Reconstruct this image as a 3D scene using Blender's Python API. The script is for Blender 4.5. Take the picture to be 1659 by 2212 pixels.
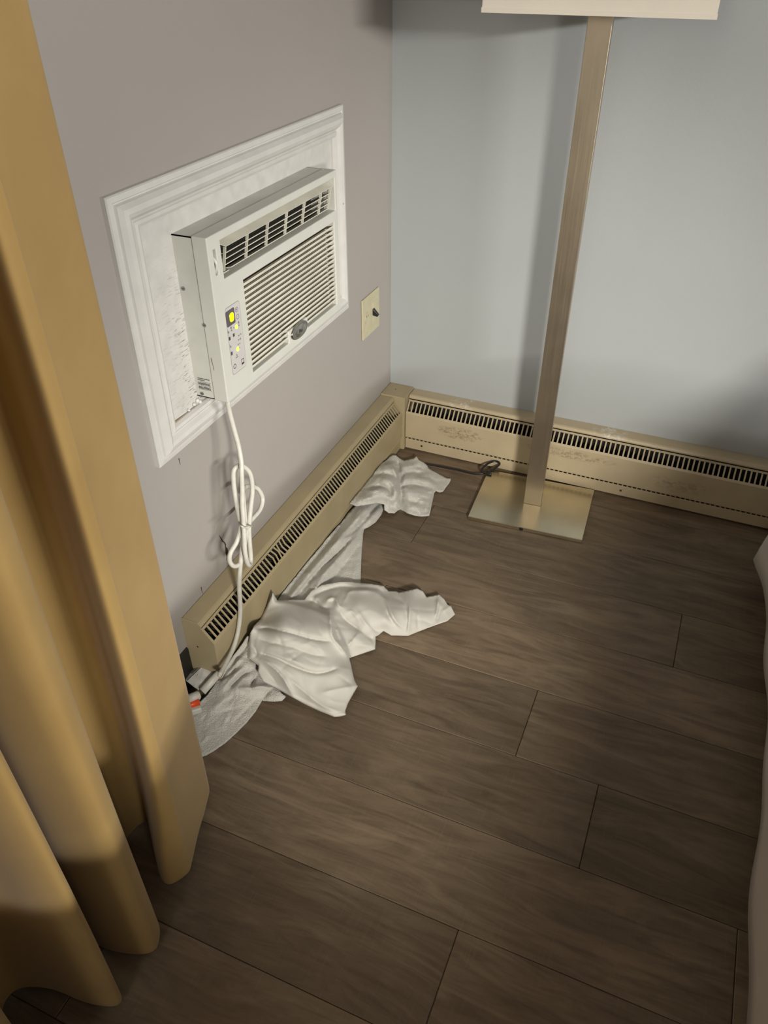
import bpy, bmesh, math, random
import numpy as np
from mathutils import Vector, Matrix
from mathutils.geometry import delaunay_2d_cdt

random.seed(7); np.random.seed(7)
for o in list(bpy.data.objects): bpy.data.objects.remove(o)
scene = bpy.context.scene
col = scene.collection

# ------------------------------------------------------------------ camera
# world: corner of the room at the origin, x along the back wall, -y along the left wall, z up
CAM_R = np.array([[0.920128393, 0.391616820, -0.0000842301189],
                  [0.235470835, -0.553425398, -0.798920406],
                  [-0.312917284, 0.735089515, -0.601436761]])
CAM_F = 1689.84
CAM_C = np.array([0.88723538, -2.13866048, 1.40387788])
W, H = 1659.0, 2212.0
cam = bpy.data.cameras.new('camera'); cam_o = bpy.data.objects.new('camera', cam); col.objects.link(cam_o)
cam.sensor_fit = 'VERTICAL'; cam.sensor_height = 36.0; cam.lens = CAM_F * 36.0 / H
cam.clip_start = 0.02
m = Matrix.Identity(4)
for i in range(3):
    m[i][0] = CAM_R[0][i]; m[i][1] = -CAM_R[1][i]; m[i][2] = -CAM_R[2][i]; m[i][3] = CAM_C[i]
cam_o.matrix_world = m
scene.camera = cam_o

def hit(u, axis, val):
    """point where the sight line through photo pixel u meets the plane coord[axis] = val"""
    d = CAM_R.T @ np.array([(u[0] - W / 2) / CAM_F, (u[1] - H / 2) / CAM_F, 1.0])
    s = (val - CAM_C[axis]) / d[axis]
    return CAM_C + s * d

# ------------------------------------------------------------------ light
world = bpy.data.worlds.new('world'); scene.world = world; world.use_nodes = True
world.node_tree.nodes['Background'].inputs[0].default_value = (0.9, 0.9, 1.0, 1)
world.node_tree.nodes['Background'].inputs[1].default_value = 0.03

def lamp(name, loc, watts, rgb, radius):
    l = bpy.data.lights.new(name, 'POINT'); l.energy = watts; l.color = rgb; l.shadow_soft_size = radius
    o = bpy.data.objects.new(name, l); col.objects.link(o); o.location = loc
    return o
def torch(name, loc, aim, watts, rgb, radius, cone):
    l = bpy.data.lights.new(name, 'SPOT'); l.energy = watts; l.color = rgb; l.shadow_soft_size = radius
    l.spot_size = math.radians(cone); l.spot_blend = 1.0
    o = bpy.data.objects.new(name, l); col.objects.link(o); o.location = loc
    o.rotation_euler = (Vector(aim) - Vector(loc)).to_track_quat('-Z', 'Y').to_euler()
lamp('rear_fill', (0.7, -4.0, 1.75), 11, (1.0, 0.95, 0.88), 0.25)  # dim unseen fill added behind the camera, brightens faces turned that way
torch('hand_torch', (1.65, -2.60, 1.22), (0.33, -0.28, 0.12), 112, (1.0, 0.96, 0.87), 0.13, 53)
def light_bar(name, loc, aim, watts, rgb, sx, sy):
    l = bpy.data.lights.new(name, 'AREA'); l.shape = 'RECTANGLE'; l.size = sx; l.size_y = sy; l.energy = watts; l.color = rgb
    o = bpy.data.objects.new(name, l); col.objects.link(o); o.location = loc
    o.rotation_euler = (Vector(aim) - Vector(loc)).to_track_quat('-Z', 'Y').to_euler()
light_bar('wall_light_bar', (4.4, -2.5, 1.82), (0.0, -0.8, 0.9), 66, (1.0, 0.975, 0.93), 1.5, 0.08)
scene.view_settings.view_transform = 'Standard'
scene.view_settings.look = 'None'
scene.view_settings.gamma = 1.0
scene.view_settings.use_curve_mapping = False
scene.view_settings.exposure = 1.2

# ------------------------------------------------------------------ helpers
WL = {}                                    # world location of every parent
def finish(o, parent):
    col.objects.link(o)
    if parent is not None:
        o.parent = parent
        WL[o.name] = WL[parent.name]
    else:
        WL[o.name] = Vector((0, 0, 0))
def thing(name, loc, label, cat, group=None):
    o = bpy.data.objects.new(name, None); col.objects.link(o); o.empty_display_size = 0.05
    o.location = loc; WL[o.name] = Vector(loc)
    o['label'] = label; o['category'] = cat
    if group: o['group'] = group
    return o
def tag(o, label, cat, group=None):
    o['label'] = label; o['category'] = cat
    if group: o['group'] = group
    return o
def structure(o):
    o['kind'] = 'structure'; return o

class MB:
    def __init__(self): self.v = []; self.f = []
    def add(self, vs, fs):
        n = len(self.v); self.v += [tuple(map(float, p)) for p in vs]; self.f += [tuple(i + n for i in f) for f in fs]
        return self
    def box(self, x0, x1, y0, y1, z0, z1):
        return self.add([(x0, y0, z0), (x1, y0, z0), (x1, y1, z0), (x0, y1, z0), (x0, y0, z1), (x1, y0, z1), (x1, y1, z1), (x0, y1, z1)],
                        [(0, 3, 2, 1), (4, 5, 6, 7), (0, 1, 5, 4), (1, 2, 6, 5), (2, 3, 7, 6), (3, 0, 4, 7)])
    def hexa(self, p):                     # 8 points, bottom ring then top ring
        return self.add(p, [(0, 3, 2, 1), (4, 5, 6, 7), (0, 1, 5, 4), (1, 2, 6, 5), (2, 3, 7, 6), (3, 0, 4, 7)])
    def prism(self, prof, fn, t0, t1):     # closed profile (a,b) swept from t0 to t1; fn(a,b,t) -> xyz
        n = len(prof)
        vs = [fn(a, b, t0) for a, b in prof] + [fn(a, b, t1) for a, b in prof]
        fs = [tuple(range(n))[::-1], tuple(range(n, 2 * n))] + [(i, (i + 1) % n, n + (i + 1) % n, n + i) for i in range(n)]
        return self.add(vs, fs)
    def disc(self, c, ax1, ax2, n=20, depth=None):  # ellipse, optionally extruded along depth
        c = Vector(c); ax1 = Vector(ax1); ax2 = Vector(ax2)
        ring = [c + ax1 * math.cos(2 * math.pi * i / n) + ax2 * math.sin(2 * math.pi * i / n) for i in range(n)]
        if depth is None: return self.add(ring, [tuple(range(n))])
        d = Vector(depth)
        return self.add(ring + [p + d for p in ring], [tuple(range(n))[::-1], tuple(range(n, 2 * n))] + [(i, (i + 1) % n, n + (i + 1) % n, n + i) for i in range(n)])
    def tube(self, pts, r, sides=10, cap=True, rz=None):
        pts = [Vector(p) for p in pts]; n = len(pts)
        rs = r if hasattr(r, '__len__') else [r] * n
        t = (pts[1] - pts[0]).normalized()
        a = t.orthogonal().normalized()
        vs = []; fs = []
        for i in range(n):
            t2 = (pts[min(i + 1, n - 1)] - pts[max(i - 1, 0)]).normalized()
            a = (a - t2 * a.dot(t2)).normalized(); b = t2.cross(a)
            for k in range(sides):
                th = 2 * math.pi * k / sides
                vs.append(pts[i] + (a * math.cos(th) + b * math.sin(th)) * rs[i])
        for i in range(n - 1):
            for k in range(sides):
                k2 = (k + 1) % sides
                fs.append((i * sides + k, i * sides + k2, (i + 1) * sides + k2, (i + 1) * sides + k))
        if cap: fs += [tuple(range(sides))[::-1], tuple(range((n - 1) * sides, n * sides))]
        return self.add(vs, fs)
    def build(self, name, mat, parent=None, smooth=False, bevel=0, seg=2, recalc=True):
        off = WL[parent.name] if parent is not None else Vector((0, 0, 0))
        me = bpy.data.meshes.new(name)
        me.from_pydata([(p[0] - off.x, p[1] - off.y, p[2] - off.z) for p in self.v], [], self.f)
        if recalc:
            bm = bmesh.new(); bm.from_mesh(me); bmesh.ops.recalc_face_normals(bm, faces=bm.faces); bm.to_mesh(me); bm.free()
        if mat: me.materials.append(mat)
        if smooth: me.polygons.foreach_set('use_smooth', [True] * len(me.polygons))
        o = bpy.data.objects.new(name, me); finish(o, parent)
        if bevel:
            b = o.modifiers.new('bevel', 'BEVEL'); b.width = bevel; b.segments = seg; b.limit_method = 'ANGLE'; b.angle_limit = math.radians(35)
        return o

def catmull(pts, per=8):
    P = [Vector(p) for p in pts]; P = [P[0] * 2 - P[1]] + P + [P[-1] * 2 - P[-2]]
    out = []
    for i in range(1, len(P) - 2):
        p0, p1, p2, p3 = P[i - 1], P[i], P[i + 1], P[i + 2]
        for k in range(per):
            t = k / per
            out.append(0.5 * ((2 * p1) + (p2 - p0) * t + (2 * p0 - 5 * p1 + 4 * p2 - p3) * t * t + (3 * p1 - p0 - 3 * p2 + p3) * t ** 3))
    out.append(P[-2]); return out

# ------------------------------------------------------------------ materials
class NT:
    def __init__(self, name):
        self.m = bpy.data.materials.new(name); self.m.use_nodes = True
        self.t = self.m.node_tree; self.b = self.t.nodes['Principled BSDF']
    def n(self, kind, **kw):
        nd = self.t.nodes.new(kind)
        for k, v in kw.items():
            if k.startswith('i_'):
                nd.inputs[k[2:].replace('_', ' ')].default_value = v
            else: setattr(nd, k, v)
        return nd
    def l(self, a, b): self.t.links.new(a, b)
    def math(self, op, a, b=None, clamp=False):
        nd = self.n('ShaderNodeMath', operation=op, use_clamp=clamp)
        for i, v in enumerate((a, b)):
            if v is None: continue
            if isinstance(v, (int, float)): nd.inputs[i].default_value = v
            else: self.l(v, nd.inputs[i])
        return nd.outputs[0]
    def mix(self, fac, a, b):
        nd = self.n('ShaderNodeMix', data_type='RGBA')
        for s, v in ((nd.inputs['Factor'], fac), (nd.inputs['A'], a), (nd.inputs['B'], b)):
            pass
        def put(sock, v):
            if isinstance(v, (int, float)): sock.default_value = v
            elif isinstance(v, tuple): sock.default_value = v + (1,) if len(v) == 3 else v
            else: self.l(v, sock)
        put(nd.inputs[0], fac); put(nd.inputs[6], a); put(nd.inputs[7], b)
        return nd.outputs[2]
    def ramp(self, fac, p0, p1):
        nd = self.n('ShaderNodeMapRange'); self.l(fac, nd.inputs[0])
        nd.inputs[1].default_value = p0; nd.inputs[2].default_value = p1; nd.clamp = True
        return nd.outputs[0]
    def noise(self, vec, scale, detail=4, rough=0.5, dist=0.0):
        nd = self.n('ShaderNodeTexNoise'); nd.inputs['Scale'].default_value = scale
        nd.inputs['Detail'].default_value = detail; nd.inputs['Roughness'].default_value = rough; nd.inputs['Distortion'].default_value = dist
        if vec is not None: self.l(vec, nd.inputs['Vector'])
        return nd.outputs['Fac']
    def pos(self): return self.n('ShaderNodeNewGeometry').outputs['Position']
    def scaled(self, vec, s):
        nd = self.n('ShaderNodeVectorMath', operation='MULTIPLY'); self.l(vec, nd.inputs[0]); nd.inputs[1].default_value = s
        return nd.outputs[0]
    def bump(self, height, strength, dist):
        nd = self.n('ShaderNodeBump'); nd.inputs['Strength'].default_value = strength; nd.inputs['Distance'].default_value = dist
        self.l(height, nd.inputs['Height']); self.l(nd.outputs[0], self.b.inputs['Normal'])
    def set(self, **kw):
        for k, v in kw.items():
            s = self.b.inputs[k.replace('_', ' ')]
            if isinstance(v, tuple): s.default_value = v + (1,) if len(v) == 3 else v
            elif isinstance(v, (int, float)): s.default_value = v
            else: self.l(v, s)
        return self

def srgb(r, g, b):
    f = lambda c: ((c / 255 + 0.055) / 1.055) ** 2.4 if c / 255 > 0.04045 else c / 255 / 12.92
    return (f(r), f(g), f(b))

def plain(name, c, rough=0.5, metal=0.0, var=0.05, scale=30.0, bump=0.0, bscale=200.0, bdist=0.001):
    t = NT(name); p = t.pos()
    n = t.noise(p, scale, 4)
    c2 = tuple(max(0, x * (1 - var * 2)) for x in c); c1 = tuple(min(1, x * (1 + var)) for x in c)
    t.set(Base_Color=t.mix(t.ramp(n, 0.3, 0.7), c2, c1), Roughness=rough, Metallic=metal)
    if bump: t.bump(t.noise(p, bscale, 3), bump, bdist)
    return t.m

def wall_mat(name, c):
    t = NT(name); p = t.pos()
    a = t.noise(p, 2.5, 5); b = t.noise(p, 90, 3)
    t.set(Base_Color=t.mix(t.ramp(a, 0.3, 0.7), tuple(x * 0.95 for x in c), c), Roughness=0.55)
    t.bump(t.noise(p, 160, 4), 0.12, 0.002)
    return t.m

M = {}
M['wall_left'] = wall_mat('taupe wall paint', (0.335, 0.308, 0.285))
M['wall_back'] = wall_mat('pale blue grey wall paint', (0.385, 0.405, 0.405))
M['wall_plain'] = wall_mat('plain wall paint', (0.20, 0.19, 0.18))
M['ceiling'] = wall_mat('ceiling paint', (0.24, 0.235, 0.23))
M['black_base'] = plain('black vinyl base', (0.012, 0.011, 0.010), 0.5)
M['dark'] = plain('dark cavity', (0.01, 0.009, 0.008), 0.8)
M['subfloor'] = plain('dark subfloor', (0.02, 0.015, 0.012), 0.9)
M['crack'] = plain('crack edge', (0.03, 0.02, 0.015), 0.9)

def wood():
    t = NT('grey brown vinyl plank'); p = t.pos()
    oi = t.n('ShaderNodeObjectInfo').outputs['Random']
    shift = t.n('ShaderNodeCombineXYZ')
    t.l(t.math('MULTIPLY', oi, 37.0), shift.inputs[0]); t.l(t.math('MULTIPLY', oi, 91.0), shift.inputs[1])
    add = t.n('ShaderNodeVectorMath', operation='ADD'); t.l(p, add.inputs[0]); t.l(shift.outputs[0], add.inputs[1])
    q = add.outputs[0]
    warp = t.noise(t.scaled(q, (1.6, 6.0, 1.0)), 1.0, 3, 0.5)
    wv = t.n('ShaderNodeCombineXYZ'); t.l(t.math('MULTIPLY', warp, 0.10), wv.inputs[1])
    q2n = t.n('ShaderNodeVectorMath', operation='ADD'); t.l(q, q2n.inputs[0]); t.l(wv.outputs[0], q2n.inputs[1]); q2 = q2n.outputs[0]
    grain = t.noise(t.scaled(q2, (5.0, 42.0, 1.0)), 1.0, 7, 0.62, 1.0)
    broad = t.noise(t.scaled(q2, (3.4, 13.0, 1.0)), 1.0, 5, 0.6, 1.2)
    fine = t.noise(t.scaled(q, (18.0, 420.0, 1.0)), 1.0, 3, 0.6)
    saw = t.noise(t.scaled(q, (260.0, 9.0, 1.0)), 1.0, 3, 0.6)
    dark = srgb(96, 81, 65); mid = srgb(126, 109, 89); light = srgb(150, 132, 109)
    c = t.mix(t.ramp(grain, 0.32, 0.66), dark, mid)
    c = t.mix(t.math('MULTIPLY', t.ramp(broad, 0.5, 0.8), 0.7), c, light)
    c = t.mix(t.math('MULTIPLY', t.ramp(broad, 0.42, 0.24), 0.65), c, dark)
    c = t.mix(t.math('MULTIPLY', t.ramp(fine, 0.5, 0.75), 0.25), c, dark)
    c = t.mix(t.math('MULTIPLY', t.ramp(saw, 0.55, 0.75), 0.16), c, light)
    tone = t.n('ShaderNodeHueSaturation'); t.l(c, tone.inputs['Color'])
    t.l(t.math('ADD', t.math('MULTIPLY', oi, 0.42), 0.74), tone.inputs['Value'])
    t.set(Base_Color=tone.outputs[0], Roughness=t.math('ADD', t.math('MULTIPLY', grain, 0.2), 0.42))
    t.b.inputs['Specular IOR Level'].default_value = 0.28
    t.bump(t.math('ADD', grain, t.math('MULTIPLY', fine, 0.4)), 0.18, 0.001)
    return t.m
M['wood'] = wood()

def cream_metal(name, c, scuffs=()):
    t = NT(name); p = t.pos()
    n = t.noise(p, 14, 5)
    colr = t.mix(t.ramp(n, 0.3, 0.75), tuple(x * 0.88 for x in c), c)
    sp = t.n('ShaderNodeSeparateXYZ'); t.l(p, sp.inputs[0])
    for (x0, z0, rx, rz, amt, sc, dk) in scuffs:
        dx = t.math('DIVIDE', t.math('SUBTRACT', sp.outputs[0], x0), rx)
        dz = t.math('DIVIDE', t.math('SUBTRACT', sp.outputs[2], z0), rz)
        r2 = t.math('ADD', t.math('MULTIPLY', dx, dx), t.math('MULTIPLY', dz, dz))
        env = t.ramp(r2, 1.0, 0.1)
        sn = t.noise(t.scaled(p, (1.0, 1.0, 1.6)), sc, 6, 0.7, 0.6)
        fac = t.math('MULTIPLY', t.math('MULTIPLY', env, t.ramp(sn, 0.47, 0.62)), amt)
        colr = t.mix(fac, colr, dk)
    t.set(Base_Color=colr, Roughness=0.42)
    return t.m
CREAM = srgb(186, 170, 140)
M['heater_left'] = cream_metal('tan enamel of the side heater', srgb(172, 157, 124))
dk = srgb(92, 74, 52); wt = srgb(222, 216, 205)
M['heater_back'] = cream_metal('tan enamel of the scuffed heater', CREAM,
    [(0.27, 0.105, 0.085, 0.026, 0.85, 75, dk), (0.62, 0.115, 0.16, 0.018, 0.7, 80, dk), (0.95, 0.09, 0.10, 0.03, 0.35, 60, dk)])
M['heater_top_back'] = cream_metal('tan enamel with white paint smears', CREAM,
    [(0.26, 0.187, 0.045, 0.02, 0.8, 60, wt), (0.72, 0.187, 0.06, 0.02, 0.7, 60, wt)])
M['fin'] = plain('dusty heating fin', srgb(70, 68, 58), 0.6, 0.3, 0.2, 60)

def white_paint():
    t = NT('cracked white paint'); p = t.pos()
    crk = t.noise(t.scaled(p, (30.0, 38.0, 300.0)), 1.0, 6, 0.75, 0.5)
    sp = t.n('ShaderNodeSeparateXYZ'); t.l(p, sp.inputs[0])
    near = t.ramp(sp.outputs[1], -1.105, -1.02)
    low = t.ramp(sp.outputs[2], 0.98, 0.75)
    env = t.math('MULTIPLY', near, t.ramp(sp.outputs[1], -0.98, -1.01))
    fac = t.math('MULTIPLY', t.math('MULTIPLY', t.ramp(crk, 0.56, 0.62), env), low)
    n = t.noise(p, 40, 4)
    base = t.mix(t.ramp(n, 0.3, 0.7), (0.50, 0.49, 0.46), (0.57, 0.56, 0.53))
    t.set(Base_Color=t.mix(t.math('MULTIPLY', fac, 0.95), base, srgb(70, 58, 46)), Roughness=0.5)
    t.bump(t.noise(t.scaled(p, (60, 80, 300)), 1.0, 5), 0.25, 0.0006)
    return t.m
M['panel_paint'] = white_paint()
M['trim_paint'] = plain('glossy white trim paint', (0.56, 0.55, 0.52), 0.32, 0, 0.03, 25, 0.06, 300, 0.001)
M['plastic'] = plain('white plastic', (0.56, 0.56, 0.51), 0.4, 0, 0.02, 20)
M['plastic_metal'] = plain('off white sheet metal', (0.55, 0.55, 0.50), 0.42, 0, 0.05, 18)
M['louver'] = plain('yellowed plastic', (0.60, 0.58, 0.49), 0.4, 0, 0.06, 20)
M['panel_grey'] = plain('control panel film', (0.52, 0.50, 0.485), 0.35, 0, 0.02)
M['display'] = plain('grey display window', srgb(88, 82, 86), 0.25, 0, 0.03)
M['ink'] = plain('dark print', srgb(60, 58, 58), 0.6)
M['ink_soft'] = plain('grey print', srgb(120, 115, 112), 0.6)
M['chrome'] = plain('chrome badge', (0.55, 0.54, 0.5), 0.18, 1.0, 0.1, 60)
M['steel'] = plain('steel screw', (0.35, 0.34, 0.32), 0.35, 1.0, 0.1)
M['cord'] = plain('white rubber cord', (0.56, 0.54, 0.48), 0.45, 0, 0.05, 60)
M['tag'] = plain('printed tag', (0.62, 0.60, 0.56), 0.6, 0, 0.1, 90)
M['orange'] = plain('orange button', srgb(214, 74, 20), 0.4)
M['brown_tear'] = plain('torn brown board', srgb(120, 100, 70), 0.9)
def glow(name, c, s):
    t = NT(name); t.set(Base_Color=c, Emission_Color=c, Emission_Strength=s); return t.m
M['led_yellow'] = glow('lit yellow display', (0.85, 0.95, 0.0), 1.3)
M['led_green'] = glow('lit green led', (0.62, 0.95, 0.04), 1.2)
M['almond'] = plain('almond plate', srgb(182, 175, 146), 0.4, 0, 0.04, 40)
M['black_plastic'] = plain('black plastic', (0.012, 0.012, 0.012), 0.35)

def brushed(name, c, rough, rv=0.12):
    t = NT(name); p = t.pos()
    n = t.noise(t.scaled(p, (260.0, 260.0, 6.0)), 1.0, 4)
    g = t.noise(p, 12, 4)
    t.set(Base_Color=t.mix(t.ramp(g, 0.3, 0.7), tuple(x * 0.86 for x in c), c), Metallic=1.0,
          Roughness=t.math('ADD', t.math('MULTIPLY', n, rv), rough))
    return t.m
M['brass'] = brushed('brushed brass nickel', (0.50, 0.43, 0.33), 0.30)
M['base_metal'] = brushed('satin brass base', (0.70, 0.64, 0.49), 0.24, 0.03)

def fabric(name, c, c2, scale, bump, dist, sheen=0.2, rough=0.9, var=(0.35, 0.65)):
    t = NT(name); p = t.pos()
    n = t.noise(p, scale, 5, 0.6); g = t.noise(p, 6, 4)
    t.set(Base_Color=t.mix(t.ramp(g, *var), c2, c), Roughness=rough, Sheen_Weight=sheen)
    t.bump(n, bump, dist)
    return t.m
M['terry'] = fabric('white terry towelling', (0.76, 0.735, 0.665), (0.68, 0.655, 0.59), 330, 1.0, 0.006, 0.3)
M['sheet'] = fabric('white cotton sheet', (0.58, 0.56, 0.51), (0.54, 0.52, 0.47), 900, 0.12, 0.001, 0.1)
M['bedding'] = fabric('off white bed sheet', (0.50, 0.45, 0.40), (0.46, 0.41, 0.37), 700, 0.15, 0.001, 0.1)
M['shade'] = fabric('cream lampshade linen', (0.80, 0.74, 0.63), (0.76, 0.70, 0.60), 600, 0.2, 0.001, 0.1)
M['curtain'] = fabric('gold curtain cloth', srgb(166, 136, 80), srgb(157, 127, 72), 500, 0.2, 0.001, 0.15, 0.8)

# ------------------------------------------------------------------ room shell
RX, RY, RZ = 4.8, -4.4, 2.45
structure(MB().box(-0.12, 0.0, RY, 0.12, -0.1, RZ).build('wall_left', M['wall_left']))
wall_left = bpy.data.objects['wall_left']
structure(MB().box(0.0, RX, 0.0, 0.12, -0.1, RZ).build('wall_back', M['wall_back']))
structure(MB().box(RX, RX + 0.12, RY, 0.12, -0.1, RZ).build('wall_right', M['wall_plain']))
structure(MB().box(-0.12, RX + 0.12, RY - 0.12, RY, -0.1, RZ).build('wall_front', M['wall_plain']))
structure(MB().box(-0.12, RX + 0.12, RY - 0.12, 0.12, RZ, RZ + 0.1).build('ceiling', M['ceiling']))
floor = structure(MB().box(0.0, RX, RY, 0.0, -0.1, -0.0035).build('floor', M['subfloor']))
structure(MB().prism([(0, 0), (0.012, 0), (0.006, 0.012), (0.004, 0.10), (0, 0.105)], lambda a, b, t: (a, t, b), RY, -1.188).build('baseboard_left', M['black_base']))

# planks: rows run along x, seams measured on the photograph
A0, PW, PL = -1.1012, 0.1928, 1.22
row_joint = {5: 0.45, 4: 0.06, 3: 0.283, 2: 1.024, 1: 0.288, 0: 0.747, -1: 0.922, -2: -0.02, -3: 0.751, -4: 0.20}
for r in range(5, -17, -1):
    y0 = A0 + r * PW; y1 = min(y0 + PW, 0.0)
    if y1 < RY: break
    j = row_joint.get(r, random.uniform(0, PL))
    xs = [j + k * PL for k in range(-2, 6)]
    xs = [0.0] + [x for x in xs if 0.05 < x < RX - 0.05] + [RX]
    for a, b in zip(xs[:-1], xs[1:]):
        g = 0.0005
        o = MB().box(a + g, b - g, max(y0, RY) + g, y1 - g, -0.004, 0.0).build('plank', M['wood'], floor)
        bv = o.modifiers.new('bevel', 'BEVEL'); bv.width = 0.0012; bv.segments = 1

# wall damage by the heater: a crack and two small marks
ck = [hit((460 + u * 0.113, 990 + v * 0.113), 0, 0.0) for u, v in [(120, 1470), (150, 1530), (180, 1580), (215, 1610), (236, 1650), (238, 1700), (255, 1740), (262, 1790), (274, 1850), (262, 1950)]]
mb = MB(); n = len(ck)
wd = [0.0006, 0.0016, 0.0018, 0.0016, 0.0022, 0.0016, 0.0045, 0.005, 0.0035, 0.0012]
vs = []
for p, w_ in zip(ck, wd): vs += [(0.0006, p[1] - w_, p[2]), (0.0006, p[1] + w_, p[2])]
mb.add(vs, [(2 * i, 2 * i + 1, 2 * i + 3, 2 * i + 2) for i in range(n - 1)])
mb.build('crack', M['crack'], wall_left, recalc=False)
for (a, b, w_) in [((386, 990), (389, 1004), 0.001), ((434, 1268), (437, 1282), 0.0012)]:
    p = hit(a, 0, 0.0); q = hit(b, 0, 0.0)
    MB().add([(0.0006, p[1] - w_, p[2]), (0.0006, p[1] + w_, p[2]), (0.0006, q[1] + w_ * .4, q[2]), (0.0006, q[1] - w_ * .4, q[2])], [(0, 1, 2, 3)]).build('scratch', M['crack'], wall_left, recalc=False)

# ------------------------------------------------------------------ baseboard heaters
HZ = 0.1915
def heater(name, along, t0, t1, mats, label, bend=None, endcap=False):
    """along(d, t, z): d = distance from the wall, t = position along it"""
    body, top = mats
    c = along(0, (t0 + t1) / 2, 0)
    root = thing(name, c, label, 'heater')
    fn = lambda a, b, t: along(a, t, b)
    MB().prism([(0.001, 0.012), (0.004, 0.012), (0.004, HZ - 0.004), (0.001, HZ - 0.004)], fn, t0, t1).build('back_panel', M['dark'], root)
    MB().prism([(0.001, HZ - 0.003), (0.001, HZ), (0.042, HZ), (0.047, HZ - 0.002), (0.050, HZ - 0.008), (0.049, HZ - 0.012), (0.0475, HZ - 0.012), (0.048, HZ - 0.008), (0.0455, HZ - 0.004), (0.041, HZ - 0.003)], fn, t0, t1).build('top_cover', top, root, bevel=0.0008)
    # sloped louvre: rails above and below the bars
    A = (0.0475, 0.1755); B = (0.0767, 0.1400)
    def sl(s, off): # along slope s in 0..1, off = outward
        dx, dz = B[0] - A[0], B[1] - A[1]; L = math.hypot(dx, dz)
        return (A[0] + dx * s - dz / L * off, A[1] + dz * s + dx / L * off)
    MB().prism([sl(0.0, 0), sl(0.13, 0), sl(0.13, -0.0015), sl(0.0, -0.0015)], fn, t0, t1).build('upper_rail', body, root)
    front = MB().prism([sl(0.86, 0), (0.0767, 0.1385), (0.0767, 0.052), (0.0745, 0.049), (0.066, 0.049), (0.066, 0.0505), (0.0735, 0.0505), (0.0750, 0.053), (0.0750, 0.138), sl(0.86, -0.0015)], fn, t0, t1).build('front_panel', body, root, bevel=0.0006)
    pitch = 0.0140; nb = int((t1 - t0 - 0.004) / pitch)
    w_ = 0.0022
    def bar(kink):
        mbb = MB(); S = [0.10, 0.3, 0.5, 0.7, 0.9]
        vs = []
        for i, s in enumerate(S):
            k = kink * (1 - abs(s - 0.5) / 0.4)
            for (dt, off) in ((-w_, 0), (w_, 0), (w_, -0.0015), (-w_, -0.0015)):
                a, b = sl(s, off); vs.append(along(a, dt + k, b))
        fs = []
        for i in range(len(S) - 1):
            for q in range(4):
                fs.append((4 * i + q, 4 * i + (q + 1) % 4, 4 * i + 4 + (q + 1) % 4, 4 * i + 4 + q))
        fs += [(0, 1, 2, 3), (16, 17, 18, 19)]
        me = bpy.data.meshes.new('grille_bar')
        me.from_pydata(vs, [], fs)
        bm = bmesh.new(); bm.from_mesh(me); bmesh.ops.recalc_face_normals(bm, faces=bm.faces); bm.to_mesh(me); bm.free()
        me.materials.append(body); return me
    straight = bar(0.0); bent = bar(0.005); bent2 = bar(-0.004)
    o0 = Vector(along(0, 0, 0)); rl = WL[root.name]
    for i in range(nb + 1):
        t = t0 + 0.003 + i * pitch
        me = straight
        if bend and abs(t - bend) < 0.022: me = bent
        elif bend and abs(t - bend - 0.045) < 0.022: me = bent2
        o = bpy.data.objects.new('grille_bar', me); finish(o, root)
        o.location = Vector(along(0, t, 0)) - rl
    # finned tube inside
    fm = MB(); t = t0 + 0.02
    while t < t1 - 0.02:
        fm.prism([(0.012, 0.075), (0.060, 0.075), (0.060, 0.128), (0.012, 0.128)], fn, t, t + 0.0012); t += 0.0075
    fm.prism([(0.030 + 0.009 * math.cos(k * math.pi / 4), 0.1 + 0.009 * math.sin(k * math.pi / 4)) for k in range(8)], fn, t0 + 0.002, t1 - 0.002)
    fo = fm.build('finned_element', M['fin'], root); fo['kind'] = 'stuff'
    # lower lip with a row of small teeth, then the recessed kick strip
    tm = MB(); t = t0 + 0.004
    while t < t1 - 0.004:
        tm.prism([(0.060, 0.040), (0.070, 0.040), (0.074, 0.050), (0.060, 0.050)], fn, t, t + 0.0045); t += 0.0140
    to = tm.build('vent_teeth', body, root); to['kind'] = 'stuff'
    MB().prism([(0.004, 0.006), (0.0700, 0.006), (0.0720, 0.0075), (0.0720, 0.0405), (0.0705, 0.0420), (0.0690, 0.0420), (0.0690, 0.009), (0.004, 0.009)], fn, t0, t1).build('kick_strip', body, root)
    if endcap:
        MB().prism([(0.0, 0.004), (0.0775, 0.004), (0.0775, 0.1412), (0.0485, HZ - 0.013), (0.0505, HZ - 0.008), (0.043, HZ + 0.0012), (0.0, HZ + 0.0012)], fn, t0 - 0.002, t0).build('end_cap', body, root, bevel=0.0006)
        sc = along(0.03, t0 - 0.002, 0.115)
        MB().disc(sc, (0.0022, 0, 0), (0, 0, 0.0022), 10, (0, -0.0006, 0)).build('rivet', M['crack'], root)
    return root
hl = heater('baseboard_heater', lambda d, t, z: (d, t, z), -1.1835, -0.0855, (M['heater_left'], M['heater_left']),
       'tan baseboard heater below the air conditioner, some grille bars bent', bend=-0.885, endcap=True)
hb = heater('baseboard_heater', lambda d, t, z: (t, -d, z), 0.0855, 2.3, (M['heater_back'], M['heater_top_back']),
       'tan scuffed baseboard heater running behind the floor lamp')
for px in ((911, 961), (1341, 1058)):
    p = hit(px, 1, -0.0725)
    MB().disc((p[0], -0.0721, 0.026), (0.0035, 0, 0), (0, 0, 0.0035), 12, (0, -0.0018, 0)).build('screw', M['steel'], hb)
cc = thing('heater_corner_cover', (0.04, -0.04, 0.0), 'tan sheet metal corner post joining the two baseboard heaters', 'heater cover')
MB().box(0.001, 0.0838, -0.0838, -0.001, 0.004, 0.1965).build('cover_shell', M['heater_left'], cc, bevel=0.0012)
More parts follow.
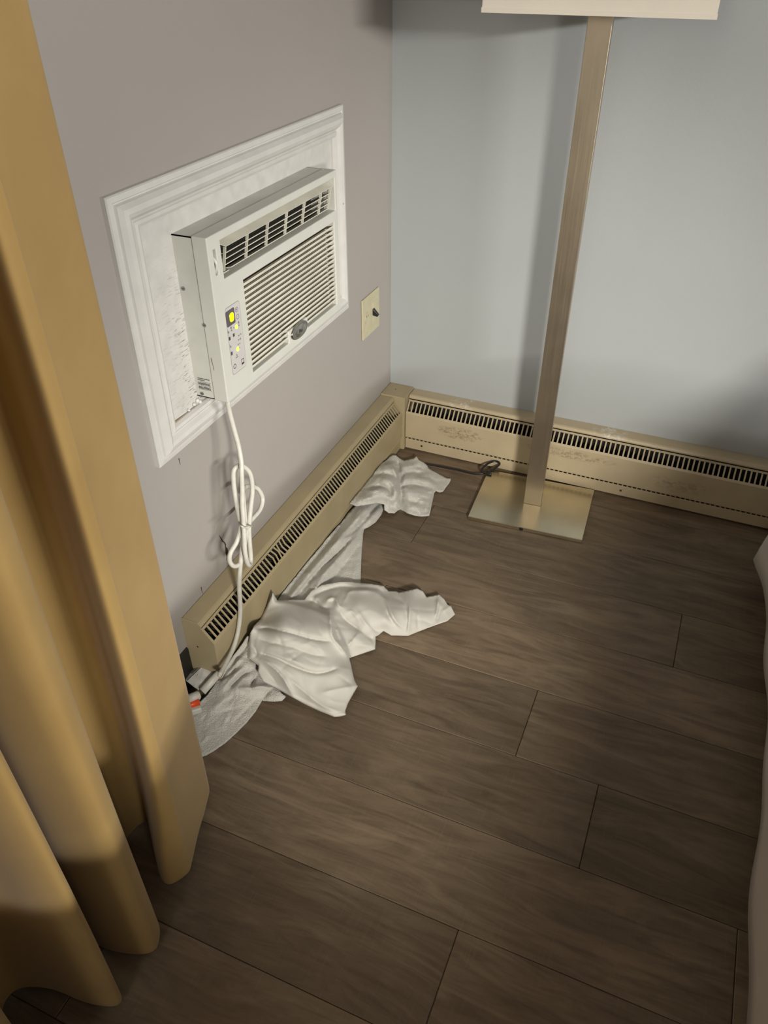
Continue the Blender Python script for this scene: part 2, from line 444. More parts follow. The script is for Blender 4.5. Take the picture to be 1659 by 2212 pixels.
MB().disc((0.035, -0.04, 0.1966), (0.0018, 0, 0), (0, 0.0018, 0), 10, (0, 0, 0.0005)).build('rivet', M['crack'], cc)

# ------------------------------------------------------------------ surround of the air conditioner
FY0, FY1, FZ0, FZ1 = -1.1650, -0.3210, 0.5750, 1.0690
sr = thing('air_conditioner_surround', (0, -0.74, 0.575), 'white painted board framed with mitred moulding around the air conditioner', 'frame')
MB().box(0.0, 0.005, FY0 + 0.03, FY1 - 0.03, FZ0 + 0.03, FZ1 - 0.03).build('backing_board', M['panel_paint'], sr)
prof = [(0, 0.0), (0, 0.0090), (0.002, 0.0115), (0.0105, 0.0125), (0.0125, 0.0100), (0.0145, 0.0100), (0.0170, 0.0150), (0.0240, 0.0215), (0.0320, 0.0235), (0.0390, 0.0205), (0.0450, 0.0140), (0.0480, 0.0125), (0.0495, 0.0160), (0.0540, 0.0185), (0.0590, 0.0165), (0.0620, 0.0100), (0.0620, 0.0)]
def corner(i, w_):
    y = FY0 + w_ if i in (0, 3) else FY1 - w_
    z = FZ0 + w_ if i in (0, 1) else FZ1 - w_
    return y, z
for i in range(4):
    j = (i + 1) % 4
    vs = [];
    for k in (i, j):
        for w_, h_ in prof:
            y, z = corner(k, w_)
            vs.append((h_, y, z))
    n = len(prof)
    fs = [(q, q + 1, n + q + 1, n + q) for q in range(n - 1)] + [tuple(range(n)), tuple(range(n, 2 * n))]
    o = MB().add(vs, fs).build('moulding', M['trim_paint'], sr)
for px in ((309, 451), (742, 440)):
    p = hit(px, 0, 0.0215); MB().disc(p, (0, 0.002, 0), (0, 0, 0.002), 10, (0.0004, 0, 0)).build('nail_hole', M['ink_soft'], sr)
# torn caulk and brown board edge where the unit meets the board
tp = [hit(u, 0, 0.0055) for u in ((600, 401), (612, 394), (630, 385), (648, 373), (664, 362), (665, 365), (640, 381), (615, 396))]
MB().add([(0.0058, p[1], p[2] + 0.001) for p in tp], [tuple(range(len(tp)))]).build('torn_edge', M['brown_tear'], sr, recalc=False)
tp = [hit(u, 0, 0.0055) for u in ((371, 913), (400, 893), (424, 874), (430, 876), (405, 896), (373, 918))]
MB().add([(0.0062, p[1], p[2]) for p in tp], [tuple(range(len(tp)))]).build('torn_edge', M['brown_tear'], sr, recalc=False)
blob = MB()
for (px, r_) in (((428, 866), 0.006), ((433, 868), 0.005), ((420, 874), 0.004), ((408, 886), 0.003)):
    p = hit(px, 0, 0.008); blob.tube([(0.005, p[1], p[2]), (0.008, p[1], p[2]), (0.011, p[1], p[2] - 0.001)], [r_, r_ * 0.9, r_ * 0.3], 8)
blob.build('caulk_blob', M['trim_paint'], sr, smooth=True)

# ------------------------------------------------------------------ air conditioner
AY0, AY1, AZ0, AZ1 = -1.0150, -0.5030, 0.6530, 0.9725
AX0, AXS, AXF = 0.0030, 0.0462, 0.0775
ac = thing('air_conditioner', (0.0, -0.76, 0.653), 'white through-wall air conditioner with lit display and slatted grille', 'air conditioner')
cab = MB()
cab.box(AX0, AXS - 0.0006, AY0 + 0.001, AY1 - 0.001, AZ1 - 0.0035, AZ1 - 0.0015)
cab.box(AX0, AXS - 0.0006, AY0 + 0.001, AY1 - 0.001, AZ0 + 0.0015, AZ0 + 0.0035)
cab.box(AX0, AXS - 0.0006, AY0 + 0.001, AY0 + 0.003, AZ0 + 0.0015, AZ1 - 0.0015)
cab.box(AX0, AXS - 0.0006, AY1 - 0.003, AY1 - 0.001, AZ0 + 0.0015, AZ1 - 0.0015)
cab.box(AX0, AX0 + 0.002, AY0 + 0.001, AY1 - 0.001, AZ0 + 0.0015, AZ1 - 0.0015)
cabinet = cab.build('cabinet', M['plastic_metal'], ac)
OUT = (-0.9740, -0.5140, 0.8880, 0.9570)      # air outlet opening
INT = (-0.9140, -0.5240, 0.6725, 0.8650)      # intake opening
SLI = (-0.9985, -0.9895, 0.9014, 0.9470)      # slot of the vent slider
BADGE = (-0.7620, -0.6740, 0.6725, 0.6985)    # solid tab carrying the badge
def plate_with_holes(rect, holes, solids, x0, x1):
    ys = sorted({rect[0], rect[1]} | {h[0] for h in holes + solids} | {h[1] for h in holes + solids})
    zs = sorted({rect[2], rect[3]} | {h[2] for h in holes + solids} | {h[3] for h in holes + solids})
    inside = lambda r, y, z: r[0] < y < r[1] and r[2] < z < r[3]
    ny, nz = len(ys), len(zs)
    S = np.zeros((ny + 1, nz + 1), bool)
    for i in range(ny - 1):
        for j in range(nz - 1):
            y = (ys[i] + ys[i + 1]) / 2; z = (zs[j] + zs[j + 1]) / 2
            S[i + 1, j + 1] = (not any(inside(h, y, z) for h in holes)) or any(inside(s, y, z) for s in solids)
    mb = MB(); vid = {}
    def V(i, j, k):
        if (i, j, k) not in vid:
            vid[(i, j, k)] = len(mb.v); mb.v.append((x1 if k else x0, ys[i], zs[j]))
        return vid[(i, j, k)]
    for i in range(ny - 1):
        for j in range(nz - 1):
            if not S[i + 1, j + 1]: continue
            mb.f.append((V(i, j, 1), V(i + 1, j, 1), V(i + 1, j + 1, 1), V(i, j + 1, 1)))
            mb.f.append((V(i, j, 0), V(i, j + 1, 0), V(i + 1, j + 1, 0), V(i + 1, j, 0)))
            if not S[i, j + 1]: mb.f.append((V(i, j, 0), V(i, j, 1), V(i, j + 1, 1), V(i, j + 1, 0)))
            if not S[i + 2, j + 1]: mb.f.append((V(i + 1, j, 0), V(i + 1, j + 1, 0), V(i + 1, j + 1, 1), V(i + 1, j, 1)))
            if not S[i + 1, j]: mb.f.append((V(i, j, 0), V(i + 1, j, 0), V(i + 1, j, 1), V(i, j, 1)))
            if not S[i + 1, j + 2]: mb.f.append((V(i, j + 1, 0), V(i, j + 1, 1), V(i + 1, j + 1, 1), V(i + 1, j + 1, 0)))
    return mb
bezel = plate_with_holes((AY0, AY1, AZ0, AZ1), [OUT, INT, SLI], [BADGE], AXS, AXF).build('front_bezel', M['plastic'], ac, bevel=0.0022, seg=3)
# chambers behind the openings
MB().box(0.012, 0.016, OUT[0], OUT[1], OUT[2] - 0.01, OUT[3] + 0.006).build('outlet_chamber', M['dark'], ac)
MB().box(0.052, 0.054, INT[0] - 0.004, INT[1] + 0.004, INT[2] - 0.004, INT[3] + 0.004).build('filter_mesh', plain('grey air filter', srgb(112, 104, 90), 0.8, 0, 0.15, 90, 0.4, 500), ac)
MB().box(AXS + 0.001, AXS + 0.003, SLI[0] - 0.002, SLI[1] + 0.002, SLI[2] - 0.002, SLI[3] + 0.002).build('slot_back', M['dark'], ac)
# vent slider: curved lever in its slot
MB().tube(catmull([(0.060, -0.994, 0.936), (0.073, -0.994, 0.930), (0.0775, -0.9935, 0.920), (0.073, -0.994, 0.908), (0.060, -0.994, 0.904)], 5), 0.0034, 8).build('vent_slider', M['plastic'], ac, smooth=True)
# intake slats (17), the lowest ones cut by the badge tab
ns = 17; pitch = (INT[3] - INT[2]) / 18.0
for i in range(ns):
    zc = INT[3] - (i + 1) * pitch
    segs = [(INT[0] - 0.001, INT[1] + 0.001)]
    if zc - 0.003 < BADGE[3]: segs = [(INT[0] - 0.001, BADGE[0] + 0.001), (BADGE[1] - 0.001, INT[1] + 0.001)]
    for a, b in segs:
        s = MB().prism([(0.0748, zc + 0.0030), (0.0760, zc + 0.0005), (0.0752, zc - 0.0022), (0.0640, zc - 0.0052), (0.0640, zc - 0.0034), (0.0735, zc + 0.0022)], lambda x, z, t: (x, t, z), a, b)
        s.build('intake_slat', M['louver'], ac)
# louvre assembly in the outlet, top leaning out
TL = (0.0745, 0.9395); BLo = (0.0660, 0.8945)
lv = MB()
lv.hexa([(0.040, OUT[0] + 0.002, 0.9560), (TL[0], OUT[0] + 0.020, TL[1]), (TL[0], OUT[1] - 0.002, TL[1]), (0.040, OUT[1] - 0.001, 0.9560),
         (0.040, OUT[0] + 0.002, 0.9572), (TL[0] + 0.0006, OUT[0] + 0.020, TL[1] + 0.0016), (TL[0] + 0.0006, OUT[1] - 0.002, TL[1] + 0.0016), (0.040, OUT[1] - 0.001, 0.9572)])
louver_hood = lv.build('louver_hood', M['louver'], ac)
LY0, LY1 = OUT[0] + 0.0195, OUT[1] - 0.012
def lpt(s): return (TL[0] + (BLo[0] - TL[0]) * s, TL[1] + (BLo[1] - TL[1]) * s)
for s in (0.25, 0.5, 0.75, 1.0):
    x, z = lpt(s)
    y0 = LY0 if s < 1 else LY0 + 0.022
    MB().hexa([(x - 0.016, y0, z - 0.0045), (x, y0, z - 0.0009), (x, LY1, z - 0.0009), (x - 0.016, LY1, z - 0.0045),
               (x - 0.016, y0, z - 0.0033), (x, y0, z + 0.0009), (x, LY1, z + 0.0009), (x - 0.016, LY1, z - 0.0033)]).build('louver_vane', M['louver'], ac)
for yv in (LY0, -0.8770, -0.8010, -0.7240, -0.6480, -0.5720, LY1):
    (x1, z1), (x2, z2) = lpt(0.0), lpt(1.0)
    dp = 0.005
    MB().hexa([(x2 - dp, yv - 0.001, z2), (x2 + 0.0005, yv - 0.001, z2), (x2 + 0.0005, yv + 0.001, z2), (x2 - dp, yv + 0.001, z2),
               (x1 - dp, yv - 0.001, z1), (x1 + 0.0005, yv - 0.001, z1), (x1 + 0.0005, yv + 0.001, z1), (x1 - dp, yv + 0.001, z1)]).build('louver_divider', M['louver'], ac)
MB().hexa([(0.050, -0.968, 0.8895), (0.070, -0.968, 0.8935), (0.070, -0.945, 0.8935), (0.050, -0.945, 0.8895),
           (0.050, -0.968, 0.8905), (0.070, -0.968, 0.8955), (0.070, -0.945, 0.8950), (0.050, -0.945, 0.8905)]).build('louver_tab', M['louver'], ac)
# chrome badge
bdg = MB(); bc = ((BADGE[0] + BADGE[1]) / 2, 0.6853)
rings = [(1.0, 0.0), (1.0, 0.003), (0.93, 0.0042), (0.86, 0.0034), (0.6, 0.0050), (0.3, 0.0058), (0.02, 0.006)]
vs = []; nseg = 36
for s, h_ in rings:
    for k in range(nseg):
        th = 2 * math.pi * k / nseg; vs.append((AXF + h_, bc[0] + 0.0375 * s * math.cos(th), bc[1] + 0.0175 * s * math.sin(th)))
fs = [(r * nseg + k, r * nseg + (k + 1) % nseg, (r + 1) * nseg + (k + 1) % nseg, (r + 1) * nseg + k) for r in range(len(rings) - 1) for k in range(nseg)]
badge = bdg.add(vs, fs).build('badge', M['chrome'], ac, smooth=True)
mk = MB()
for (a, b, c_, d_) in ((-0.008, -0.001, -0.003, 0.004), (-0.001, 0.006, -0.004, 0.0005)):
    mk.box(AXF + 0.0050, AXF + 0.0064, bc[0] + a, bc[0] + b, bc[1] + c_, bc[1] + d_)
mk.build('badge_mark', M['ink'], badge)
# control panel
CY0, CY1, CZ0, CZ1 = -0.9865, -0.9375, 0.7005, 0.8345
def rrect(y0, y1, z0, z1, r, x, d):
    pts = []
    for (cy, cz, a0) in ((y1 - r, z1 - r, 0), (y0 + r, z1 - r, 90), (y0 + r, z0 + r, 180), (y1 - r, z0 + r, 270)):
        for k in range(5):
            a = math.radians(a0 + k * 22.5); pts.append((cy + r * math.cos(a), cz + r * math.sin(a)))
    mb = MB(); n = len(pts)
    mb.add([(x, p[0], p[1]) for p in pts] + [(x + d, p[0], p[1]) for p in pts], [tuple(range(n))[::-1], tuple(range(n, 2 * n))] + [(i, (i + 1) % n, n + (i + 1) % n, n + i) for i in range(n)])
    return mb
rrect(CY0 - 0.0006, CY1 + 0.0011, CZ0 - 0.0011, CZ1 + 0.0006, 0.007, AXF, 0.0003).build('panel_rim', M['ink_soft'], ac)
ctrl = rrect(CY0, CY1, CZ0, CZ1, 0.006, AXF + 0.0001, 0.0006).build('control_panel', M['panel_grey'], ac)
XS = AXF + 0.0007
rrect(-0.9868, -0.9575, 0.7985, 0.8290, 0.003, XS, 0.0003).build('display_window', M['display'], ctrl)
rrect(-0.9755, -0.9620, 0.8045, 0.8215, 0.005, XS + 0.0003, 0.0003).build('lit_digit', M['led_yellow'], ctrl)
for (y, z) in ((-0.9567, 0.7889), (-0.9610, 0.7451)):
    MB().disc((XS, y, z), (0, 0.0042, 0), (0, 0, 0.0042), 16, (0.0006, 0, 0)).build('indicator_light', M['led_green'], ctrl)
for (y, z, ry, rz) in ((-0.9844, 0.7888, .0018, .0022), (-0.9748, 0.7940, .0022, .0022), (-0.9740, 0.7885, .0018, .0016), (-0.9688, 0.7770, .0028, .0032), (-0.9836, 0.7758, .0026, .0034), (-0.9836, 0.7595, .0018, .0022),
                       (-0.9830, 0.7450, .0026, .0036), (-0.9452, 0.7693, .0018, .0012), (-0.9521, 0.7691, .0018, .0014), (-0.9484, 0.7611, .0018, .0018), (-0.9546, 0.7611, .0018, .0014), (-0.9518, 0.7525, .0016, .0012), (-0.9579, 0.7529, .0016, .0014),
                       (-0.9542, 0.7447, .0012, .0016), (-0.9477, 0.7940, .0018, .0020), (-0.9480, 0.7884, .0016, .0014), (-0.9494, 0.8205, .0016, .0016), (-0.9655, 0.7905, .0014, .0014)):
    MB().box(XS, XS + 0.0002, y - ry, y + ry, z - rz, z + rz).build('panel_symbol', M['ink_soft'] if ry * rz < 5e-6 else M['ink'], ctrl)
def ringm(y, z, r0, r1, name, n=20, pts=None):
    mb = MB(); ang = [2 * math.pi * k / n + math.pi / 2 for k in range(n)]
    vs = [(XS + 0.0002, y + r0 * math.cos(a), z + r0 * math.sin(a)) for a in ang] + [(XS + 0.0002, y + r1 * math.cos(a), z + r1 * math.sin(a)) for a in ang]
    mb.add(vs, [(k, (k + 1) % n, n + (k + 1) % n, n + k) for k in range(n)]); return mb.build(name, M['ink'], ctrl, recalc=False)
ringm(-0.9780, 0.7159, 0.0036, 0.0050, 'power_symbol')
ringm(-0.9669, 0.7322, 0.0034, 0.0052, 'triangle_symbol', 3)
ringm(-0.9487, 0.8064, 0.0040, 0.0048, 'button_ring')
ringm(-0.9494, 0.8205, 0.0042, 0.0050, 'button_ring')
sq = MB()
for (a, b, c_, d_) in ((-.0045, .0045, .0045, .0058), (-.0045, .0045, -.0058, -.0020), (-.0045, -.0033, -.0058, .0058), (.0033, .0045, -.0058, .0058)):
    sq.box(XS, XS + 0.0002, -0.9491 + a, -0.9491 + b, 0.7135 + c_, 0.7135 + d_)
sq.build('mode_symbol', M['ink'], ctrl)
# screws, sticker and scuff on the cabinet side
for (x, z) in ((0.0130, 0.8745), (0.0480, 0.8101), (0.0182, 0.6617)):
    sx = MB().disc((x, AY0 + 0.001, z), (0.0040, 0, 0), (0, 0, 0.0040), 14, (0, -0.0012, 0)).build('screw', M['steel'], ac)
    MB().box(x - 0.0026, x + 0.0026, AY0 - 0.0004, AY0 - 0.0001, z - 0.0007, z + 0.0007).build('screw_slot', M['ink'], sx)
stk = MB().box(0.0120, 0.0430, AY0 + 0.0004, AY0 + 0.001, 0.6710, 0.6985).build('label_sticker', M['plastic'], cabinet)
random.seed(3)
tx = MB()
for k, (z, x1) in enumerate(((0.6955, 0.041), (0.6920, 0.030), (0.6855, 0.040), (0.6830, 0.041), (0.6770, 0.040), (0.6745, 0.041))):
    x = 0.0135
    while x < x1:
        w_ = random.uniform(0.0010, 0.0026); tx.box(x, min(x + w_, x1), AY0 + 0.0002, AY0 + 0.0004, z - 0.0010, z + 0.0010); x += w_ + random.uniform(0.0004, 0.0010)
for z in (0.6885, 0.6800, 0.6720): tx.box(0.0132, 0.0422, AY0 + 0.0002, AY0 + 0.0004, z - 0.0003, z + 0.0003)
tx.build('sticker_print', M['ink'], cabinet)
MB().add([(0.0520, AY0 - 0.0002, 0.747), (0.0535, AY0 - 0.0002, 0.744), (0.0560, AY0 - 0.0002, 0.722), (0.0550, AY0 - 0.0002, 0.718), (0.0540, AY0 - 0.0002, 0.730), (0.0522, AY0 - 0.0002, 0.738)], [(0, 1, 2, 3, 4, 5)]).build('scuff_mark', M['brown_tear'], ac, recalc=False)

# power cord: hangs from the unit, bundled with a tie, ends at the plug beside the heater
kk = lambda u, v: (460 + u * 0.113, 990 + v * 0.113)
def cordpts(lst): return [tuple(hit(p, 0, x)) for p, x in lst]
CR = 0.0052
pts = [((491, 862), 0.062), ((496, 890), 0.062), ((505, 925), 0.068), ((515, 962), 0.076), (kk(540, 60), 0.084), (kk(548, 300), 0.088), (kk(560, 600), 0.090), (kk(560, 850), 0.092), (kk(575, 1080), 0.094), (kk(590, 1300), 0.096),
       (kk(600, 1550), 0.098), (kk(612, 1780), 0.100), (kk(660, 2000), 0.100), (kk(710, 2040), 0.096), (kk(725, 1900), 0.090), (kk(700, 1600), 0.088), (kk(690, 1300), 0.088), (kk(720, 950), 0.088), (kk(755, 600), 0.088), (kk(720, 320), 0.086), (kk(620, 180), 0.080),
       (kk(500, 140), 0.074), (kk(400, 230), 0.070), (kk(395, 450), 0.070), (kk(440, 800), 0.074), (kk(510, 1150), 0.078), (kk(535, 1300), 0.080), (kk(460, 1580), 0.080), (kk(340, 1800), 0.076), (kk(320, 1960), 0.074), (kk(400, 2060), 0.078),
       (kk(520, 2000), 0.084), (kk(600, 1700), 0.084), (kk(650, 1300), 0.082), (kk(760, 1150), 0.080), (kk(900, 980), 0.078), (kk(950, 780), 0.074), (kk(890, 620), 0.070), (kk(800, 550), 0.066), (kk(640, 545), 0.062), (kk(520, 640), 0.062), (kk(480, 300), 0.064),
       (kk(505, 220), 0.066), (kk(540, 400), 0.070), (kk(590, 900), 0.076), (kk(610, 1300), 0.082), (kk(560, 1700), 0.084), (kk(535, 1950), 0.086), ((519, 1225), 0.086), ((517, 1265), 0.086), ((519, 1320), 0.086), ((514, 1365), 0.086), ((503, 1402), 0.090), ((487, 1434), 0.098), ((474, 1458), 0.106)]
cord3 = cordpts(pts)
end = cord3[-1]
cord = MB().tube(catmull(cord3, 7), CR, 10).build('power_cord', M['cord'], ac, smooth=True)
tie = [tuple(hit(kk(u, v), 0, x)) for (u, v), x in (((500, 1270), 0.084), ((545, 1300), 0.102), ((610, 1325), 0.1035), ((680, 1310), 0.102), ((735, 1290), 0.090), ((690, 1270), 0.074), ((560, 1255), 0.074), ((500, 1270), 0.084))]
MB().tube(catmull(tie, 4), 0.0020, 6).build('cable_tie', M['cord'], cord, smooth=True)
c_ = hit(kk(655, 1320), 0, 0.1035)
MB().box(c_[0] - 0.003, c_[0] + 0.004, c_[1] - 0.004, c_[1] + 0.004, c_[2] - 0.0035, c_[2] + 0.0035).build('tie_head', M['cord'], cord, bevel=0.001)
# strain relief sleeve, plug body, reset button
s0 = Vector(hit((479, 1447), 2, 0.052)); s1 = Vector(hit((437, 1494), 2, 0.034))
MB().tube([Vector(end), s0.lerp(s1, 0.02)], CR, 10).build('cord_end', M['cord'], cord, smooth=True)
MB().tube([s0, s0.lerp(s1, 0.04), s0.lerp(s1, 0.5), s1], [0.0065, 0.0082, 0.0090, 0.0092], 14).build('strain_relief', M['cord'], cord, smooth=True)
p0 = Vector(hit((432, 1500), 2, 0.034)); p1 = Vector(hit((404, 1512), 2, 0.034))
MB().tube([p0, p0.lerp(p1, .1), p1], [0.007, 0.010, 0.011], 14).build('plug_neck', M['cord'], cord, smooth=True)
q0 = Vector(hit((431, 1516), 2, 0.026)); q1 = Vector(hit((398, 1526), 2, 0.026))
ax = (q1 - q0).normalized(); sd = Vector((0, 0, 1)).cross(ax).normalized()
pm = MB()
def obox(c, a, b, h0, h1, la, lb): return [c - a * la - b * lb + Vector((0, 0, h0)), c + a * la - b * lb + Vector((0, 0, h0)), c + a * la + b * lb + Vector((0, 0, h0)), c - a * la + b * lb + Vector((0, 0, h0)),
                                            c - a * la - b * lb + Vector((0, 0, h1)), c + a * la - b * lb + Vector((0, 0, h1)), c + a * la + b * lb + Vector((0, 0, h1)), c - a * la + b * lb + Vector((0, 0, h1))]
pc = (q0 + q1) / 2 + ax * 0.008
pm.hexa(obox(Vector((pc.x, pc.y, 0)), ax, sd, 0.008, 0.0240, 0.026, 0.018))
pm.build('plug_body', M['cord'], cord, bevel=0.004, seg=3)
MB().tube([Vector((q0.x, q0.y, 0.026)), Vector((q1.x, q1.y, 0.026))], 0.0085, 14).build('reset_button', M['orange'], cord, smooth=True)
# folded warning tag on the cord
ta = [Vector(hit(u, 2, z)) for u, z in (((445, 1429), 0.050), ((471, 1441), 0.046), ((428, 1491), 0.030), ((402, 1470), 0.032))]
tb = [Vector(hit(u, 2, z)) for u, z in (((437, 1432), 0.044), ((445, 1429), 0.050), ((402, 1470), 0.032), ((399, 1461), 0.026))]
tg = MB().add(ta + [p - Vector((0, 0, 0.0012)) for p in ta] + tb + [p - Vector((0, 0, 0.0012)) for p in tb],
         [(0, 1, 2, 3), (7, 6, 5, 4), (0, 4, 5, 1), (1, 5, 6, 2), (2, 6, 7, 3), (3, 7, 4, 0), (8, 9, 10, 11), (15, 14, 13, 12), (8, 12, 13, 9), (9, 13, 14, 10), (10, 14, 15, 11), (11, 15, 12, 8)]).build('warning_tag', M['tag'], cord)
def stripe(quad, s0_, s1_, t0_, t1_, up=0.0006):
    a, b, c, d = quad
    f = lambda s, t: a.lerp(b, s).lerp(d.lerp(c, s), t) + Vector((0, 0, up))
    return [f(s0_, t0_), f(s1_, t0_), f(s1_, t1_), f(s0_, t1_)]
st = MB()
st.add(stripe(ta, 0.03, 0.08, 0.02, 0.98), [(0, 1, 2, 3)])
for s in (0.25, 0.55): st.add(stripe(tb, s, s + 0.14, 0.1, 0.7), [(0, 1, 2, 3)])
for s in (0.25, 0.38, 0.5): st.add(stripe(ta, s, s + 0.03, 0.15 + s * .3, 0.55 + s * .3), [(0, 1, 2, 3)])
st.build('tag_print', M['ink'], cord, recalc=False)

# ------------------------------------------------------------------ outlet plate with toggle switch
ot = thing('wall_outlet', (0, -0.16, 0.49), 'almond double wall plate with round outlet and black toggle switch', 'outlet')
MB().box(0.0, 0.0055, -0.2215, -0.1010, 0.4350, 0.5560).build('cover_plate', M['almond'], ot, bevel=0.0025, seg=2)
rc = (-0.1925, 0.4950)
MB().disc((0.0050, rc[0], rc[1]), (0, 0.0165, 0), (0, 0, 0.0165), 24, (0.0022, 0, 0)).build('receptacle', M['almond'], ot, bevel=0.0006)
for dy, dz, hy, hz_ in ((-0.005, 0.006, 0.0008, 0.0035), (0.005, 0.006, 0.0008, 0.0035)):
    MB().box(0.0071, 0.0074, rc[0] + dy - hy, rc[0] + dy + hy, rc[1] + dz - hz_, rc[1] + dz + hz_).build('socket_slot', M['crack'], ot)
MB().box(0.0050, 0.0066, -0.1500, -0.1200, 0.4700, 0.5260).build('switch_frame', M['almond'], ot, bevel=0.0006)
tg0 = hit((804, 670), 0, 0.0066)
MB().hexa([(0.0064, -0.1535, 0.4880), (0.0190, -0.1500, 0.4835), (0.0190, -0.1420, 0.4835), (0.0064, -0.1420, 0.4880),
           (0.0064, -0.1535, 0.5080), (0.0230, -0.1500, 0.4900), (0.0230, -0.1420, 0.4900), (0.0064, -0.1420, 0.5080)]).build('toggle', M['black_plastic'], ot, bevel=0.0012)
for y, z in ((-0.1345, 0.5400), (-0.1345, 0.4480), (-0.1925, 0.5190)):
    MB().disc((0.0053, y, z), (0, 0.0030, 0), (0, 0, 0.0030), 12, (0.0008, 0, 0)).build('plate_screw', M['almond'], ot)

# ------------------------------------------------------------------ floor lamp
ang = math.radians(3.6)
lc = Vector((0.5560, -0.2200, 0.0))
fl = thing('floor_lamp', lc, 'brass floor lamp with flat square pole and cream box shade', 'lamp')
ex = Vector((math.cos(ang), math.sin(ang), 0)); ey = Vector((-math.sin(ang), math.cos(ang), 0))
def L(a, b, z): return lc + ex * a + ey * b + Vector((0, 0, z))
def lbox(a0, a1, b0, b1, z0, z1): return [L(a0, b0, z0), L(a1, b0, z0), L(a1, b1, z0), L(a0, b1, z0), L(a0, b0, z1), L(a1, b0, z1), L(a1, b1, z1), L(a0, b1, z1)]
lbase = MB().hexa(lbox(-0.166, 0.166, -0.132, 0.128, 0.002, 0.0135)).build('base_plate', M['base_metal'], fl, bevel=0.0012)
MB().hexa(lbox(-0.0255, 0.0255, -0.013, 0.013, 0.0135, 1.60)).build('pole', M['brass'], fl, bevel=0.0012)
nc = L(-0.008, -0.1325, 0.0075)
MB().disc(nc, ex * 0.0062, (0, 0, 0.0055), 14, ey * 0.003).build('cord_notch', M['black_plastic'], lbase)
# shade: open fabric box
SX, SB0, SB1, SZ0, SZ1 = 0.222, -0.125, 0.125, 1.262, 1.56
sh = MB()
th = 0.003
for (a0, a1, b0, b1) in ((-SX, SX, SB0, SB0 + th), (-SX, SX, SB1 - th, SB1), (-SX, -SX + th, SB0 + th, SB1 - th), (SX - th, SX, SB0 + th, SB1 - th)):
    sh.hexa(lbox(a0, a1, b0, b1, SZ0, SZ1))
shade = sh.build('lamp_shade', M['shade'], fl)
MB().hexa(lbox(-SX + th, SX - th, -0.004, 0.004, 1.535, 1.541)).build('shade_support', M['brass'], fl)
for b0 in (SB0 - 0.0012, SB1 - 0.001):
    MB().hexa(lbox(-SX - 0.0012, SX + 0.0012, b0, b0 + 0.0022, SZ0 - 0.001, SZ0 + 0.008)).build('hem_band', M['shade'], shade)
cp = [hit((905, 1000), 2, 0.006), hit((925, 1003), 2, 0.006), hit((985, 1014), 2, 0.006), hit((1025, 1023), 2, 0.006), hit((1052, 1020), 2, 0.012), hit((1072, 1009), 2, 0.022), hit((1079, 1001), 2, 0.030), hit((1068, 996), 2, 0.032), hit((1050, 1004), 2, 0.026), hit((1040, 1018), 2, 0.018), L(-0.150, 0.100, 0.018)]
MB().tube(catmull(cp, 8), 0.0034, 8).build('power_cord', M['black_plastic'], fl, smooth=True)

# ------------------------------------------------------------------ bed
bd = thing('bed', (1.9, -1.3, 0.0), 'bed with off white sheet hanging over its side', 'bed')
BX0, BX1, BY0, BY1, BT = 1.212, 2.62, -2.35, -0.24, 0.47
for x in (BX0 + 0.12, BX1 - 0.12):
    for y in (BY0 + 0.12, BY1 - 0.12):
        MB().box(x - 0.03, x + 0.03, y - 0.03, y + 0.03, 0.0, 0.16).build('leg', M['black_plastic'], bd)
MB().box(BX0 + 0.03, BX1 - 0.03, BY0 + 0.03, BY1 - 0.03, 0.14, 0.26).build('bed_base', M['black_base'], bd, bevel=0.01)
MB().box(BX0 + 0.012, BX1 - 0.012, BY0 + 0.012, BY1 - 0.012, 0.262, BT - 0.014).build('mattress', M['sheet'], bd, bevel=0.07, seg=4)
# draped sheet: loop around the mattress with soft folds, hem below
per = []
def arc(cx_, cy_, a0, a1, r, n=8):
    return [(cx_ + r * math.cos(math.radians(a0 + (a1 - a0) * k / n)), cy_ + r * math.sin(math.radians(a0 + (a1 - a0) * k / n))) for k in range(n + 1)]
rr = 0.16
def line(p, q, n): return [(p[0] + (q[0] - p[0]) * k / n, p[1] + (q[1] - p[1]) * k / n) for k in range(1, n)]
per += line((BX0, BY0 + rr), (BX0, BY1 - rr), 120)
per += arc(BX0 + rr, BY1 - rr, 180, 90, rr)
per += line((BX0 + rr, BY1), (BX1 - rr, BY1), 30) + arc(BX1 - rr, BY1 - rr, 90, 0, rr) + line((BX1, BY1 - rr), (BX1, BY0 + rr), 30) + arc(BX1 - rr, BY0 + rr, 0, -90, rr) + line((BX1 - rr, BY0), (BX0 + rr, BY0), 30) + arc(BX0 + rr, BY0 + rr, -90, -180, rr)
levels = [(0.0, 0.115), (0.0, 0.15), (0.0, 0.19), (0.0, 0.24), (0.0, 0.30), (0.0, 0.36), (0.006, 0.405), (0.022, 0.438), (0.05, 0.458), (0.09, BT), (0.15, BT + 0.003)]
vs = []; npz = len(per)
cxm, cym = (BX0 + BX1) / 2, (BY0 + BY1) / 2
